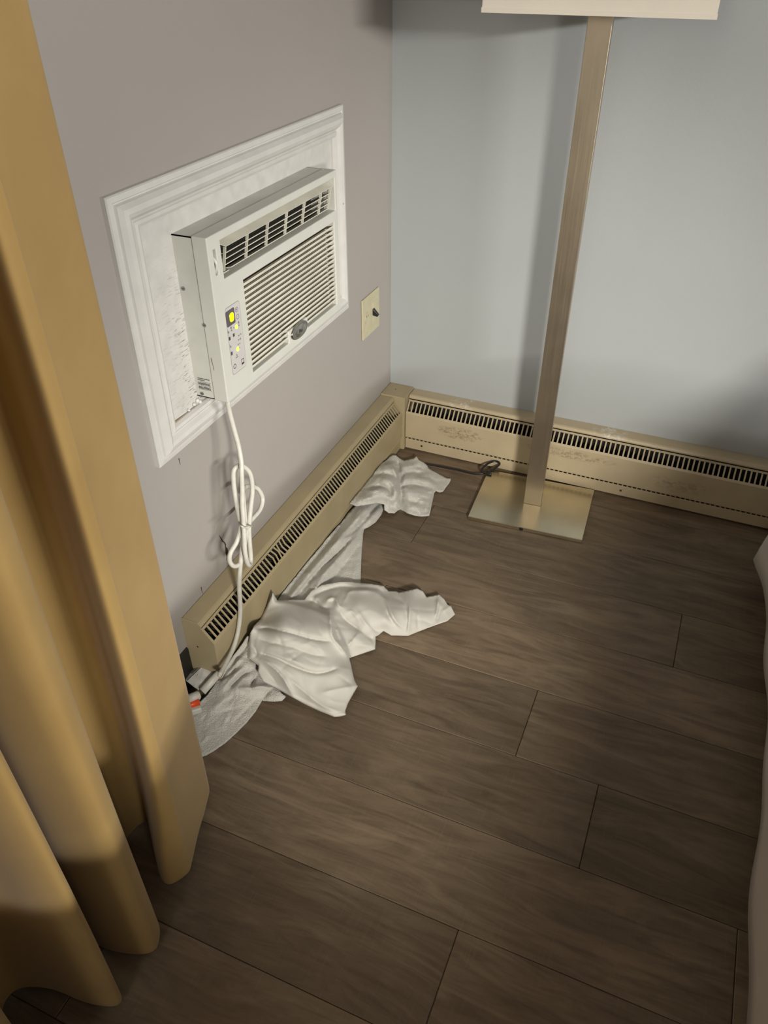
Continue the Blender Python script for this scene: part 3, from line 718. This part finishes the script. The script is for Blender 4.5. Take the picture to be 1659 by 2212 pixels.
for li, (ins, z) in enumerate(levels):
    for i, (x, y) in enumerate(per):
        dx, dy = x - cxm, y - cym
        nx = -1 if abs(x - BX0) < 0.11 else (1 if abs(x - BX1) < 0.11 else 0)
        ny_ = -1 if abs(y - BY0) < 0.11 else (1 if abs(y - BY1) < 0.11 else 0)
        l_ = math.hypot(nx, ny_) or 1; nx /= l_; ny_ /= l_
        k = max(0.0, (0.45 - z) / 0.34)
        out = 0.012 * k * (1 + 0.45 * math.sin(y * 9 + 1) + 0.25 * math.sin(y * 23)) + 0.058 * k * math.exp(-((y + 0.32) / 0.115) ** 2) * (1 if x < cxm else 0)
        out += 0.02 * k * math.exp(-((y + 2.3) / 0.1) ** 2)
        zz = z + (0.01 * math.sin(y * 5) if li == 0 else 0)
        vs.append((x + nx * (out - ins), y + ny_ * (out - ins), zz))
fs = [(l_ * npz + i, l_ * npz + (i + 1) % npz, (l_ + 1) * npz + (i + 1) % npz, (l_ + 1) * npz + i) for l_ in range(len(levels) - 1) for i in range(npz)]
fs.append(tuple(range((len(levels) - 1) * npz, len(levels) * npz)))
sh_o = MB().add(vs, fs).build('sheet_cover', M['bedding'], bd, smooth=True)
sm = sh_o.modifiers.new('solid', 'SOLIDIFY'); sm.thickness = 0.004; sm.offset = 1

# folded comforter: an unseen thick pad added to shade the walls, rounded with soft quilting, ending short of the foot
cmf = MB(); nu, nv = 34, 40
QX0, QX1, QY0, QY1 = BX0 + 0.002, BX1 - 0.02, -2.30, -0.58
vs = []
for side in (1, 0):
    for j in range(nv + 1):
        for i in range(nu + 1):
            u, v = i / nu, j / nv
            du = min(u, 1 - u) * (QX1 - QX0); dv = min(v, 1 - v) * (QY1 - QY0)
            e = min(1.0, min(du, dv) / 0.07); rnd = math.sqrt(max(0.0, 1 - (1 - e) ** 2))
            x = QX0 + u * (QX1 - QX0); y = QY0 + v * (QY1 - QY0)
            q = 0.008 * math.sin(x * 16) * math.sin(y * 14)
            vs.append((x, y, BT + 0.010 + 0.095 + (0.125 * rnd + q * rnd if side else -0.087 * rnd)))
nn = (nu + 1) * (nv + 1)
fs = []
for j in range(nv):
    for i in range(nu):
        a = j * (nu + 1) + i
        fs.append((a, a + 1, a + nu + 2, a + nu + 1)); fs.append((nn + a, nn + a + nu + 1, nn + a + nu + 2, nn + a + 1))
co_ = MB().add(vs, fs).build('shadow_comforter', M['bedding'], bd, smooth=True)

# ------------------------------------------------------------------ curtain
plan = [(0.130, -1.385), (0.165, -1.398), (0.200, -1.425), (0.214, -1.455), (0.235, -1.510), (0.258, -1.570), (0.262, -1.592), (0.243, -1.622), (0.215, -1.612), (0.172, -1.568), (0.140, -1.538), (0.122, -1.553), (0.118, -1.598), (0.150, -1.640),
        (0.215, -1.672), (0.268, -1.688), (0.288, -1.712), (0.288, -1.730), (0.262, -1.745), (0.208, -1.757), (0.150, -1.752), (0.112, -1.765), (0.115, -1.790), (0.180, -1.795), (0.250, -1.798), (0.284, -1.808), (0.284, -1.824), (0.240, -1.838), (0.170, -1.845),
        (0.120, -1.868), (0.125, -1.905), (0.190, -1.925), (0.260, -1.945), (0.292, -1.975), (0.275, -2.010), (0.200, -2.030), (0.130, -2.050), (0.120, -2.090), (0.190, -2.120), (0.270, -2.150), (0.290, -2.185), (0.250, -2.225), (0.150, -2.250), (0.120, -2.300), (0.200, -2.340), (0.280, -2.380), (0.27, -2.43), (0.16, -2.46), (0.12, -2.52), (0.2, -2.57), (0.27, -2.62), (0.25, -2.68)]
def plan_at(z):
    k = min(1.0, z / 0.32); k = k * k * (3 - 2 * k)
    q = list(plan)
    for i, p in ((6, (0.263, -1.580)), (7, (0.260, -1.598)), (8, (0.228, -1.588)), (9, (0.172, -1.552))):
        q[i] = (plan[i][0] + (p[0] - plan[i][0]) * k, plan[i][1] + (p[1] - plan[i][1]) * k)
    return catmull([(x, y, 0) for x, y in q], 6)
cpts = plan_at(0)
zs = [0.012, 0.03, 0.06, 0.12, 0.25, 0.45, 0.7, 1.0, 1.3, 1.6, 1.9, 2.2, RZ - 0.005]
vs = []; ncp = len(cpts)
for z in zs:
    g = 1 - 0.18 * (z / RZ)
    for i, p in enumerate(plan_at(z)):
        x = 0.2 + (p.x - 0.2) * (g if i > 66 else 1) + 0.004 * math.sin(z * 4 + p.y * 20) * min(1, z)
        y = p.y + 0.006 * math.sin(z * 3.1 + p.y * 13) * min(1, z)
        vs.append((x, y, z + (0.004 * math.sin(p.y * 40) if z < 0.1 else 0)))
fs = [(k * ncp + i, k * ncp + i + 1, (k + 1) * ncp + i + 1, (k + 1) * ncp + i) for k in range(len(zs) - 1) for i in range(ncp - 1)]
cu = thing('curtain', (0.2, -2.0, 0.0), 'gold pleated full length curtain', 'curtain')
co = MB().add(vs, fs).build('curtain_panel', M['curtain'], cu, smooth=True)
sm = co.modifiers.new('solid', 'SOLIDIFY'); sm.thickness = 0.0015; sm.offset = 0
ss = co.modifiers.new('sub', 'SUBSURF'); ss.levels = 1; ss.render_levels = 1

# ------------------------------------------------------------------ cloths on the floor
def seg_dist(px, py, a, b):
    ax_, ay_ = a; bx_, by_ = b; dx, dy = bx_ - ax_, by_ - ay_
    t = np.clip(((px - ax_) * dx + (py - ay_) * dy) / (dx * dx + dy * dy + 1e-9), 0, 1)
    return np.hypot(px - ax_ - t * dx, py - ay_ - t * dy)
def poly_dist(px, py, pts, closed=False):
    n = len(pts); d = np.full(px.shape, 1e9)
    for i in range(n if closed else n - 1): d = np.minimum(d, seg_dist(px, py, pts[i], pts[(i + 1) % n]))
    return d
def in_poly(px, py, pts):
    ins = np.zeros(px.shape, bool); n = len(pts); j = n - 1
    for i in range(n):
        xi, yi = pts[i]; xj, yj = pts[j]
        cnd = ((yi > py) != (yj > py)) & (px < (xj - xi) * (py - yi) / (yj - yi + 1e-12) + xi)
        ins ^= cnd; j = i
    return ins
def sdist(px, py, pts):
    d = poly_dist(px, py, pts, True); return np.where(in_poly(px, py, pts), d, -d)
def vnoise(x, y, seed):
    rng = np.random.RandomState(seed); g = rng.rand(64, 64)
    xi = np.floor(x).astype(int); yi = np.floor(y).astype(int); fx = x - xi; fy = y - yi
    fx = fx * fx * (3 - 2 * fx); fy = fy * fy * (3 - 2 * fy)
    G = lambda a, b: g[a % 64, b % 64]
    return (G(xi, yi) * (1 - fx) + G(xi + 1, yi) * fx) * (1 - fy) + (G(xi, yi + 1) * (1 - fx) + G(xi + 1, yi + 1) * fx) * fy - 0.5

def cloth(name, mat, tr, outline, ctrl, folds, flaps, label, cat, step=3.2, rough=0.0, thick=0.003, seed=1, parent=None, group=None, gain=1.0, pw=2.0, wrinkles=None):
    """outline, ctrl: (u, v, height in metres or 'w' = touches the heater face); folds: (polyline, height, width px); flaps: (polygon, height, softness px)"""
    FX = 0.0785
    def Z(u, z):
        return max(0.003, hit(u, 0, FX)[2]) if z == 'w' else z
    ol = [(tr((u, v)), z) for u, v, z in outline]
    ol = [(p, Z(p, z)) for p, z in ol]
    pts = [p for p, _ in ol]
    # resample the outline
    ring = []
    for i in range(len(pts)):
        a, b = np.array(pts[i]), np.array(pts[(i + 1) % len(pts)])
        n = max(1, int(np.hypot(*(b - a)) / step))
        for k in range(n): ring.append(tuple(a + (b - a) * k / n))
    ring = np.array(ring)
    wob = step * 0.35
    x0, y0 = ring.min(0); x1, y1 = ring.max(0)
    gx, gy = np.meshgrid(np.arange(x0, x1, step), np.arange(y0, y1, step * 0.88))
    gx = gx + (np.arange(gx.shape[0]) % 2)[:, None] * step * 0.5
    gx, gy = gx.ravel(), gy.ravel()
    keep = sdist(gx, gy, pts) > step * 0.6
    P2 = np.vstack([ring, np.stack([gx[keep], gy[keep]], 1)])
    nr = len(ring)
    res = delaunay_2d_cdt([Vector(p) for p in P2], [], [list(range(nr))], 1, 1e-4)
    V = np.array([tuple(v) for v in res[0]]); F = [tuple(f) for f in res[2]]
    px, py = V[:, 0], V[:, 1]
    # smooth base height through all given heights
    K = [(p[0], p[1], z) for p, z in ol] + [(*tr((u, v)), z) for u, v, z in ctrl]
    K = np.array(K); c2 = 12.0 ** 2
    ker = lambda dx, dy: np.sqrt(dx * dx + dy * dy + c2)
    A = ker(K[:, None, 0] - K[None, :, 0], K[:, None, 1] - K[None, :, 1])
    n = len(K); AA = np.zeros((n + 1, n + 1)); AA[:n, :n] = A - 1e-3 * np.eye(n); AA[:n, n] = 1; AA[n, :n] = 1
    wgt = np.linalg.solve(AA, np.append(K[:, 2], 0))
    h = ker(px[:, None] - K[None, :, 0], py[:, None] - K[None, :, 1]) @ wgt[:n] + wgt[n]
    de = poly_dist(px, py, pts, True)
    edge = np.clip(de / 12.0, 0, 1)
    for line_, amp, sig in folds:
        q = [tr(p) for p in line_]; cq = [(p.x, p.y) for p in catmull([(a, b, 0) for a, b in q], 4)] if len(q) > 2 else q
        d = poly_dist(px, py, cq)
        # fade at the line's ends
        dend = np.minimum(np.hypot(px - cq[0][0], py - cq[0][1]), np.hypot(px - cq[-1][0], py - cq[-1][1]))
        fade = 0.35 + 0.65 * np.clip(dend / (sig * 3), 0, 1)
        h = h + gain * amp * np.exp(-(d / sig) ** pw) * fade * (0.3 + 0.7 * edge)
    if wrinkles:                              # small random creases
        wn, wa, ws, wl, wdir = wrinkles
        rng = np.random.RandomState(seed + 100)
        for _ in range(wn):
            kx = rng.randint(len(px)); an = wdir + rng.normal(0, 0.7); ln = wl * rng.uniform(0.5, 1.4)
            cxw, cyw = px[kx], py[kx]; bend = rng.normal(0, 0.18) * ln
            dx_, dy_ = math.cos(an), math.sin(an)
            line_ = [(cxw - dx_ * ln / 2, cyw - dy_ * ln / 2), (cxw - dy_ * bend, cyw + dx_ * bend), (cxw + dx_ * ln / 2, cyw + dy_ * ln / 2)]
            d = poly_dist(px, py, [(p.x, p.y) for p in catmull([(a, b, 0) for a, b in line_], 3)])
            al = np.clip(1 - np.hypot(px - cxw, py - cyw) / (ln * 0.6), 0, 1)
            h = h + wa * rng.choice([-1, 1]) * rng.uniform(0.4, 1.0) * np.exp(-(d / ws) ** 1.3) * al * (0.2 + 0.8 * edge)
    for poly, amp, soft in flaps:
        q = [tr(p) for p in poly]
        sd_ = sdist(px, py, q); s = np.clip(sd_ / soft * 0.5 + 0.5, 0, 1); h = h + amp * s * s * (3 - 2 * s)
    h = h + 0.003 * vnoise(px / 23.0, py / 23.0, seed) * edge
    if rough:
        h = h + (rough * vnoise(px / 5.0, py / 5.0, seed + 1) + rough * 0.7 * vnoise(px / 11.0, py / 11.0, seed + 2))
    h = np.maximum(h, thick + 0.0008)
    W3 = np.array([hit((a, b), 2, z) for a, b, z in zip(px, py, h)])
    W3[:, 0] = np.where(W3[:, 2] < 0.15, np.maximum(W3[:, 0], FX), W3[:, 0]) if W3[:, 1].max() > -1.19 and name != 'x' else W3[:, 0]
    behind = (W3[:, 1] < -1.187)
    W3[behind, 0] = np.array([hit((a, b), 2, z)[0] for a, b, z in zip(px[behind], py[behind], h[behind])]) if behind.any() else W3[behind, 0]
    W3[:, 0] = np.maximum(W3[:, 0], 0.02)
    mb = MB(); mb.add(W3, F)
    o = mb.build(name, mat, parent, smooth=True)
    # make normals face up
    me = o.data
    if sum(p.normal.z * p.area for p in me.polygons) < 0: me.flip_normals()
    sm = o.modifiers.new('solid', 'SOLIDIFY'); sm.thickness = thick; sm.offset = -1
    if parent is None: tag(o, label, cat, group)
    return o

k1 = lambda p: (740 + p[0] * 0.1567, 960 + p[1] * 0.1567)
k2 = lambda p: (380 + p[0] * 0.3737, 960 + p[1] * 0.3737)
k3 = lambda p: (540 + p[0] * 0.2773, 1230 + p[1] * 0.2773)
k4 = lambda p: (400 + p[0] * 0.1567, 1300 + p[1] * 0.1567)
idn = lambda p: p

# long towel lying along the heater
long_towel = cloth('towel', M['terry'], idn,
    [(752, 1108, 'w'), (735, 1130, 'w'), (700, 1172, 'w'), (665, 1214, 'w'), (632, 1255, 'w'), (606, 1288, 'w'), (590, 1310, 'w'), (612, 1335, 0.012), (680, 1335, 0.010), (740, 1320, 0.006), (779, 1302, 0.004), (779, 1255, 0.004), (780, 1220, 0.004), (782, 1185, 0.004), (785, 1152, 0.005), (787, 1143, 0.006), (798, 1138, 0.006), (812, 1128, 0.005), (824, 1112, 0.005), (830, 1096, 0.006), (826, 1076, 0.010), (800, 1072, 0.02), (775, 1085, 0.03)],
    [(700, 1200, 0.040), (740, 1160, 0.045), (660, 1260, 0.040), (745, 1230, 0.014), (730, 1290, 0.010), (800, 1110, 0.030), (770, 1120, 0.042), (640, 1300, 0.03)],
    [([(824, 1078), (806, 1100), (770, 1142), (740, 1160)], -0.012, 4), ([(790, 1100), (760, 1135), (720, 1180), (670, 1240), (620, 1300)], 0.010, 7), ([(762, 1160), (720, 1205), (690, 1230), (640, 1290)], -0.012, 5),
     ([(775, 1150), (745, 1190), (705, 1235), (670, 1290)], 0.011, 8), ([(785, 1165), (755, 1205), (720, 1250), (700, 1300)], -0.006, 7), ([(745, 1120), (700, 1180), (640, 1250), (605, 1295)], -0.009, 4), ([(822, 1100), (800, 1125), (790, 1138)], 0.008, 6), ([(770, 1200), (765, 1240), (750, 1290)], 0.004, 8)],
    [], 'long white terry towel stretched along the heater, its ends under other cloths', 'towel', rough=0.0014, thick=0.004, seed=3, gain=1.5, pw=1.4, wrinkles=(30, 0.005, 4.0, 60, -0.9))

# crumpled towel in the corner
cloth('towel', M['terry'], k1,
    [(95, 810, 'w'), (250, 620, 'w'), (400, 430, 'w'), (520, 275, 'w'), (590, 190, 0.040), (690, 145, 0.040), (740, 150, 0.036), (790, 190, 0.028), (850, 220, 0.020), (930, 202, 0.016), (985, 190, 0.016), (1018, 158, 0.020), (1050, 210, 0.014), (1110, 240, 0.010), (1160, 280, 0.008), (1188, 330, 0.006), (1300, 390, 0.006), (1430, 460, 0.008), (1492, 470, 0.010), (1470, 530, 0.006), (1390, 640, 0.005), (1340, 652, 0.006), (1285, 632, 0.008), (1265, 660, 0.006), (1235, 800, 0.006), (1195, 970, 0.006), (1110, 982, 0.006), (1000, 975, 0.008), (880, 935, 0.010), (800, 885, 0.008), (770, 900, 0.010), (720, 942, 0.012), (640, 937, 0.016), (585, 905, 0.022), (575, 830, 0.034), (480, 808, 0.050), (300, 840, 0.058), (190, 845, 0.060)],
    [(560, 420, 0.075), (640, 620, 0.070), (450, 650, 0.078), (680, 300, 0.062), (700, 780, 0.045), (950, 450, 0.026), (1000, 680, 0.024), (1150, 500, 0.016), (1000, 850, 0.016), (900, 300, 0.026), (300, 750, 0.072)],
    [([(755, 190), (775, 350), (790, 520), (808, 700), (790, 880)], -0.022, 6), ([(795, 560), (830, 420), (950, 378), (1060, 392), (1150, 372)], -0.009, 5), ([(800, 610), (880, 552), (1050, 560), (1250, 612)], -0.012, 5), ([(812, 640), (850, 730), (960, 780), (1160, 838)], -0.007, 6),
     ([(830, 500), (960, 470), (1180, 470)], 0.006, 10), ([(850, 650), (980, 670), (1150, 700)], 0.005, 11), ([(860, 270), (960, 300), (1060, 290)], 0.008, 7), ([(900, 330), (1030, 310), (1130, 340)], -0.006, 4), ([(440, 405), (560, 395), (690, 420), (760, 500)], -0.009, 5), ([(400, 600), (520, 572), (640, 620), (690, 740)], -0.012, 4),
     ([(250, 780), (420, 725), (580, 720), (640, 790)], 0.010, 8), ([(560, 290), (650, 290), (720, 380), (765, 560), (740, 740)], 0.012, 7), ([(520, 470), (660, 520), (720, 640), (690, 740)], 0.008, 6), ([(330, 640), (480, 640), (600, 660)], 0.006, 7), ([(690, 880), (720, 810), (770, 760)], -0.010, 4), ([(640, 900), (660, 840), (640, 780)], -0.006, 4), ([(1010, 180), (1050, 240)], 0.006, 5),
     ([(880, 900), (960, 860), (1080, 880)], 0.006, 7), ([(1040, 420), (1180, 460), (1330, 520)], -0.004, 5), ([(600, 240), (700, 220), (740, 260)], -0.006, 5), ([(1225, 620), (1200, 780), (1150, 960)], -0.003, 3)],
    [], 'crumpled white terry hand towel heaped by the heater corner post', 'towel', step=2.4, rough=0.002, thick=0.004, seed=11, gain=1.35, pw=1.5, wrinkles=(45, 0.006, 4.0, 40, 0.2))

# lower towel, partly beneath the curtain
cloth('towel', M['terry'], k4,
    [(872, 470, 0.075), (760, 610, 0.062), (650, 760, 0.05), (560, 900, 0.04), (480, 1010, 0.03), (420, 1110, 0.022), (300, 1290, 0.014), (200, 1375, 0.010), (80, 1440, 0.006), (-40, 1600, 0.005), (40, 1900, 0.004), (200, 2140, 0.004), (275, 2112, 0.004), (400, 2040, 0.004), (550, 1935, 0.004), (700, 1800, 0.004), (850, 1650, 0.004), (970, 1500, 0.004), (1060, 1350, 0.006), (1140, 1372, 0.006), (1240, 1378, 0.006), (1335, 1368, 0.006), (1392, 1308, 0.010), (1330, 1255, 0.018), (1250, 1150, 0.016), (1100, 900, 0.024), (1000, 650, 0.040), (950, 520, 0.055)],
    [(700, 900, 0.045), (850, 800, 0.055), (600, 1200, 0.025), (800, 1150, 0.030), (950, 1000, 0.040), (500, 1400, 0.016), (700, 1500, 0.010), (450, 1700, 0.008), (1000, 1250, 0.020), (900, 1350, 0.012), (1250, 1320, 0.016)],
    [([(860, 480), (760, 620), (640, 770), (540, 930)], 0.010, 5), ([(830, 640), (700, 790), (560, 950), (480, 1060)], -0.006, 4), ([(730, 870), (640, 970), (560, 1040)], -0.012, 3.5), ([(780, 740), (690, 880), (600, 1010), (500, 1130)], 0.009, 6), ([(900, 950), (780, 1020), (690, 1110), (590, 1210)], -0.012, 4),
     ([(840, 880), (740, 960), (620, 1080), (520, 1200)], 0.009, 6), ([(990, 1000), (930, 1110), (900, 1180)], -0.012, 4), ([(720, 1190), (900, 1190), (1050, 1170), (1180, 1190)], 0.012, 6), ([(690, 1230), (640, 1330), (560, 1380)], -0.006, 6), ([(420, 1560), (600, 1500), (750, 1480)], -0.003, 6), ([(300, 1960), (600, 1750), (850, 1480), (1000, 1330)], -0.0025, 3),
     ([(1190, 1200), (1120, 1270), (1060, 1350)], -0.010, 4), ([(560, 1300), (420, 1420), (300, 1560)], 0.004, 10)],
    [], 'white terry towel with hemmed edge reaching under the gold curtain', 'towel', step=2.4, rough=0.0013, thick=0.004, seed=21, gain=1.4, pw=1.4, wrinkles=(30, 0.004, 4.5, 50, -0.8))

# sheet thrown on top of the towels
front = [(200, 245), (330, 258), (480, 300), (620, 350), (690, 470), (750, 600), (775, 690), (815, 860), (845, 910), (765, 1040), (750, 1140), (660, 1155), (540, 1105), (330, 1005), (190, 925), (90, 880), (50, 800), (60, 740), (-10, 690), (-10, 480), (80, 390), (130, 280), (178, 175)]
cloth('crumpled_sheet', M['sheet'], k3,
    [(180, 178, 0.105), (215, 242, 0.085), (330, 235, 0.060), (425, 235, 0.050), (480, 165, 0.048), (560, 120, 0.044), (700, 94, 0.040), (800, 95, 0.030), (862, 105, 0.026), (950, 112, 0.024), (1040, 128, 0.022), (1080, 168, 0.018), (1140, 170, 0.020), (1162, 180, 0.022), (1230, 165, 0.024), (1302, 147, 0.026), (1348, 170, 0.022), (1376, 214, 0.014), (1430, 204, 0.014), (1474, 194, 0.016), (1512, 230, 0.014), (1540, 275, 0.012), (1566, 285, 0.012), (1598, 350, 0.004), (1540, 400, 0.004), (1444, 434, 0.004), (1300, 490, 0.004), (1232, 518, 0.004), (1100, 514, 0.006), (1040, 480, 0.012), (1000, 512, 0.012), (978, 522, 0.014), (978, 570, 0.012), (976, 622, 0.005), (880, 655, 0.005), (776, 690, 0.006),
     (815, 860, 0.005), (840, 910, 0.006), (800, 980, 0.005), (765, 1042, 0.005), (742, 1100, 0.004), (748, 1134, 0.004), (700, 1148, 0.004), (655, 1150, 0.004), (540, 1105, 0.004), (430, 1055, 0.006), (330, 1000, 0.010), (270, 965, 0.014), (190, 920, 0.022), (110, 880, 0.030), (60, 800, 0.040), (65, 750, 0.046), (20, 720, 0.050), (-20, 690, 0.052), (-35, 620, 0.058), (-10, 560, 0.066), (0, 500, 0.080), (30, 440, 0.092), (80, 390, 'w'), (130, 290, 'w')],
    [(250, 400, 0.098), (450, 420, 0.090), (600, 480, 0.080), (200, 560, 0.092), (400, 620, 0.080), (600, 700, 0.058), (250, 760, 0.066), (450, 850, 0.048), (650, 900, 0.034), (600, 1040, 0.020), (720, 800, 0.034), (300, 900, 0.040), (560, 240, 0.048), (680, 220, 0.050), (850, 250, 0.058), (950, 330, 0.054), (1050, 420, 0.040), (1180, 300, 0.046), (1300, 320, 0.036), (1250, 440, 0.024), (1400, 330, 0.022), (1500, 350, 0.010), (750, 500, 0.046), (850, 560, 0.036), (900, 610, 0.018), (820, 400, 0.046), (900, 150, 0.034)],
    [([(30, 455), (160, 462), (300, 488), (480, 540), (630, 560)], -0.010, 4), ([(60, 535), (150, 565), (330, 605), (480, 660), (600, 680)], -0.007, 6), ([(80, 650), (210, 690), (330, 750), (470, 800), (560, 805), (680, 770)], -0.011, 4), ([(90, 640), (260, 690), (420, 740)], 0.006, 7), ([(200, 520), (420, 580), (600, 640)], 0.003, 10), ([(60, 700), (200, 740), (340, 830)], 0.004, 5),
     ([(90, 700), (190, 770), (260, 850), (320, 960), (345, 1005)], 0.012, 5), ([(110, 760), (170, 840), (230, 930)], -0.008, 8), ([(300, 850), (420, 950), (560, 1060), (700, 1110)], 0.008, 7), ([(330, 970), (450, 1030), (560, 1085)], -0.006, 5), ([(560, 960), (700, 930), (830, 905)], 0.006, 6), ([(620, 330), (628, 420), (640, 520), (700, 600), (760, 680)], 0.014, 5), ([(660, 400), (668, 470), (690, 540)], -0.012, 5),
     ([(850, 495), (790, 560), (755, 610)], 0.010, 5), ([(820, 520), (775, 570)], -0.008, 4), ([(900, 520), (950, 540), (975, 590)], -0.010, 5), ([(780, 600), (880, 590), (970, 600)], 0.005, 7),
     ([(430, 240), (500, 250), (560, 300), (620, 300)], -0.020, 7), ([(600, 260), (610, 235), (660, 225), (690, 280), (720, 300)], 0.014, 5), ([(500, 260), (520, 225), (545, 260)], 0.012, 6), ([(700, 330), (740, 390), (820, 450), (890, 500)], -0.016, 7), ([(720, 280), (750, 210), (790, 170), (900, 165), (990, 180)], 0.012, 7), ([(735, 250), (745, 210), (770, 185)], -0.010, 5),
     ([(470, 215), (560, 170), (700, 130), (820, 140)], -0.010, 6), ([(780, 155), (900, 140), (1000, 150), (1060, 220)], -0.008, 5), ([(1000, 190), (1060, 240), (1090, 320), (1130, 400), (1190, 460)], 0.012, 6), ([(1060, 300), (1090, 380), (1150, 450)], -0.010, 5), ([(1240, 250), (1245, 320), (1235, 420), (1230, 510)], 0.009, 5), ([(1215, 300), (1225, 400), (1215, 470)], -0.009, 5), ([(1110, 220), (1170, 240), (1230, 290)], -0.006, 6),
     ([(1290, 180), (1300, 300), (1310, 470)], -0.003, 3), ([(1470, 205), (1462, 300), (1444, 390)], 0.010, 4), ([(1500, 330), (1540, 300), (1565, 290)], 0.006, 4), ([(1480, 310), (1460, 380), (1450, 425)], -0.006, 3), ([(820, 300), (860, 360), (900, 420), (960, 470)], 0.008, 6), ([(750, 330), (800, 330), (850, 400)], 0.006, 4), ([(930, 430), (990, 480), (1040, 480)], -0.008, 5), ([(30, 600), (50, 660), (30, 690)], -0.010, 4)],
    [(front, 0.014, 5)], 'smooth white sheet in a crumpled heap on top of the towels', 'sheet', step=2.6, thick=0.0016, seed=31, gain=1.0, pw=1.15, wrinkles=(46, 0.0034, 4.5, 80, 0.35))
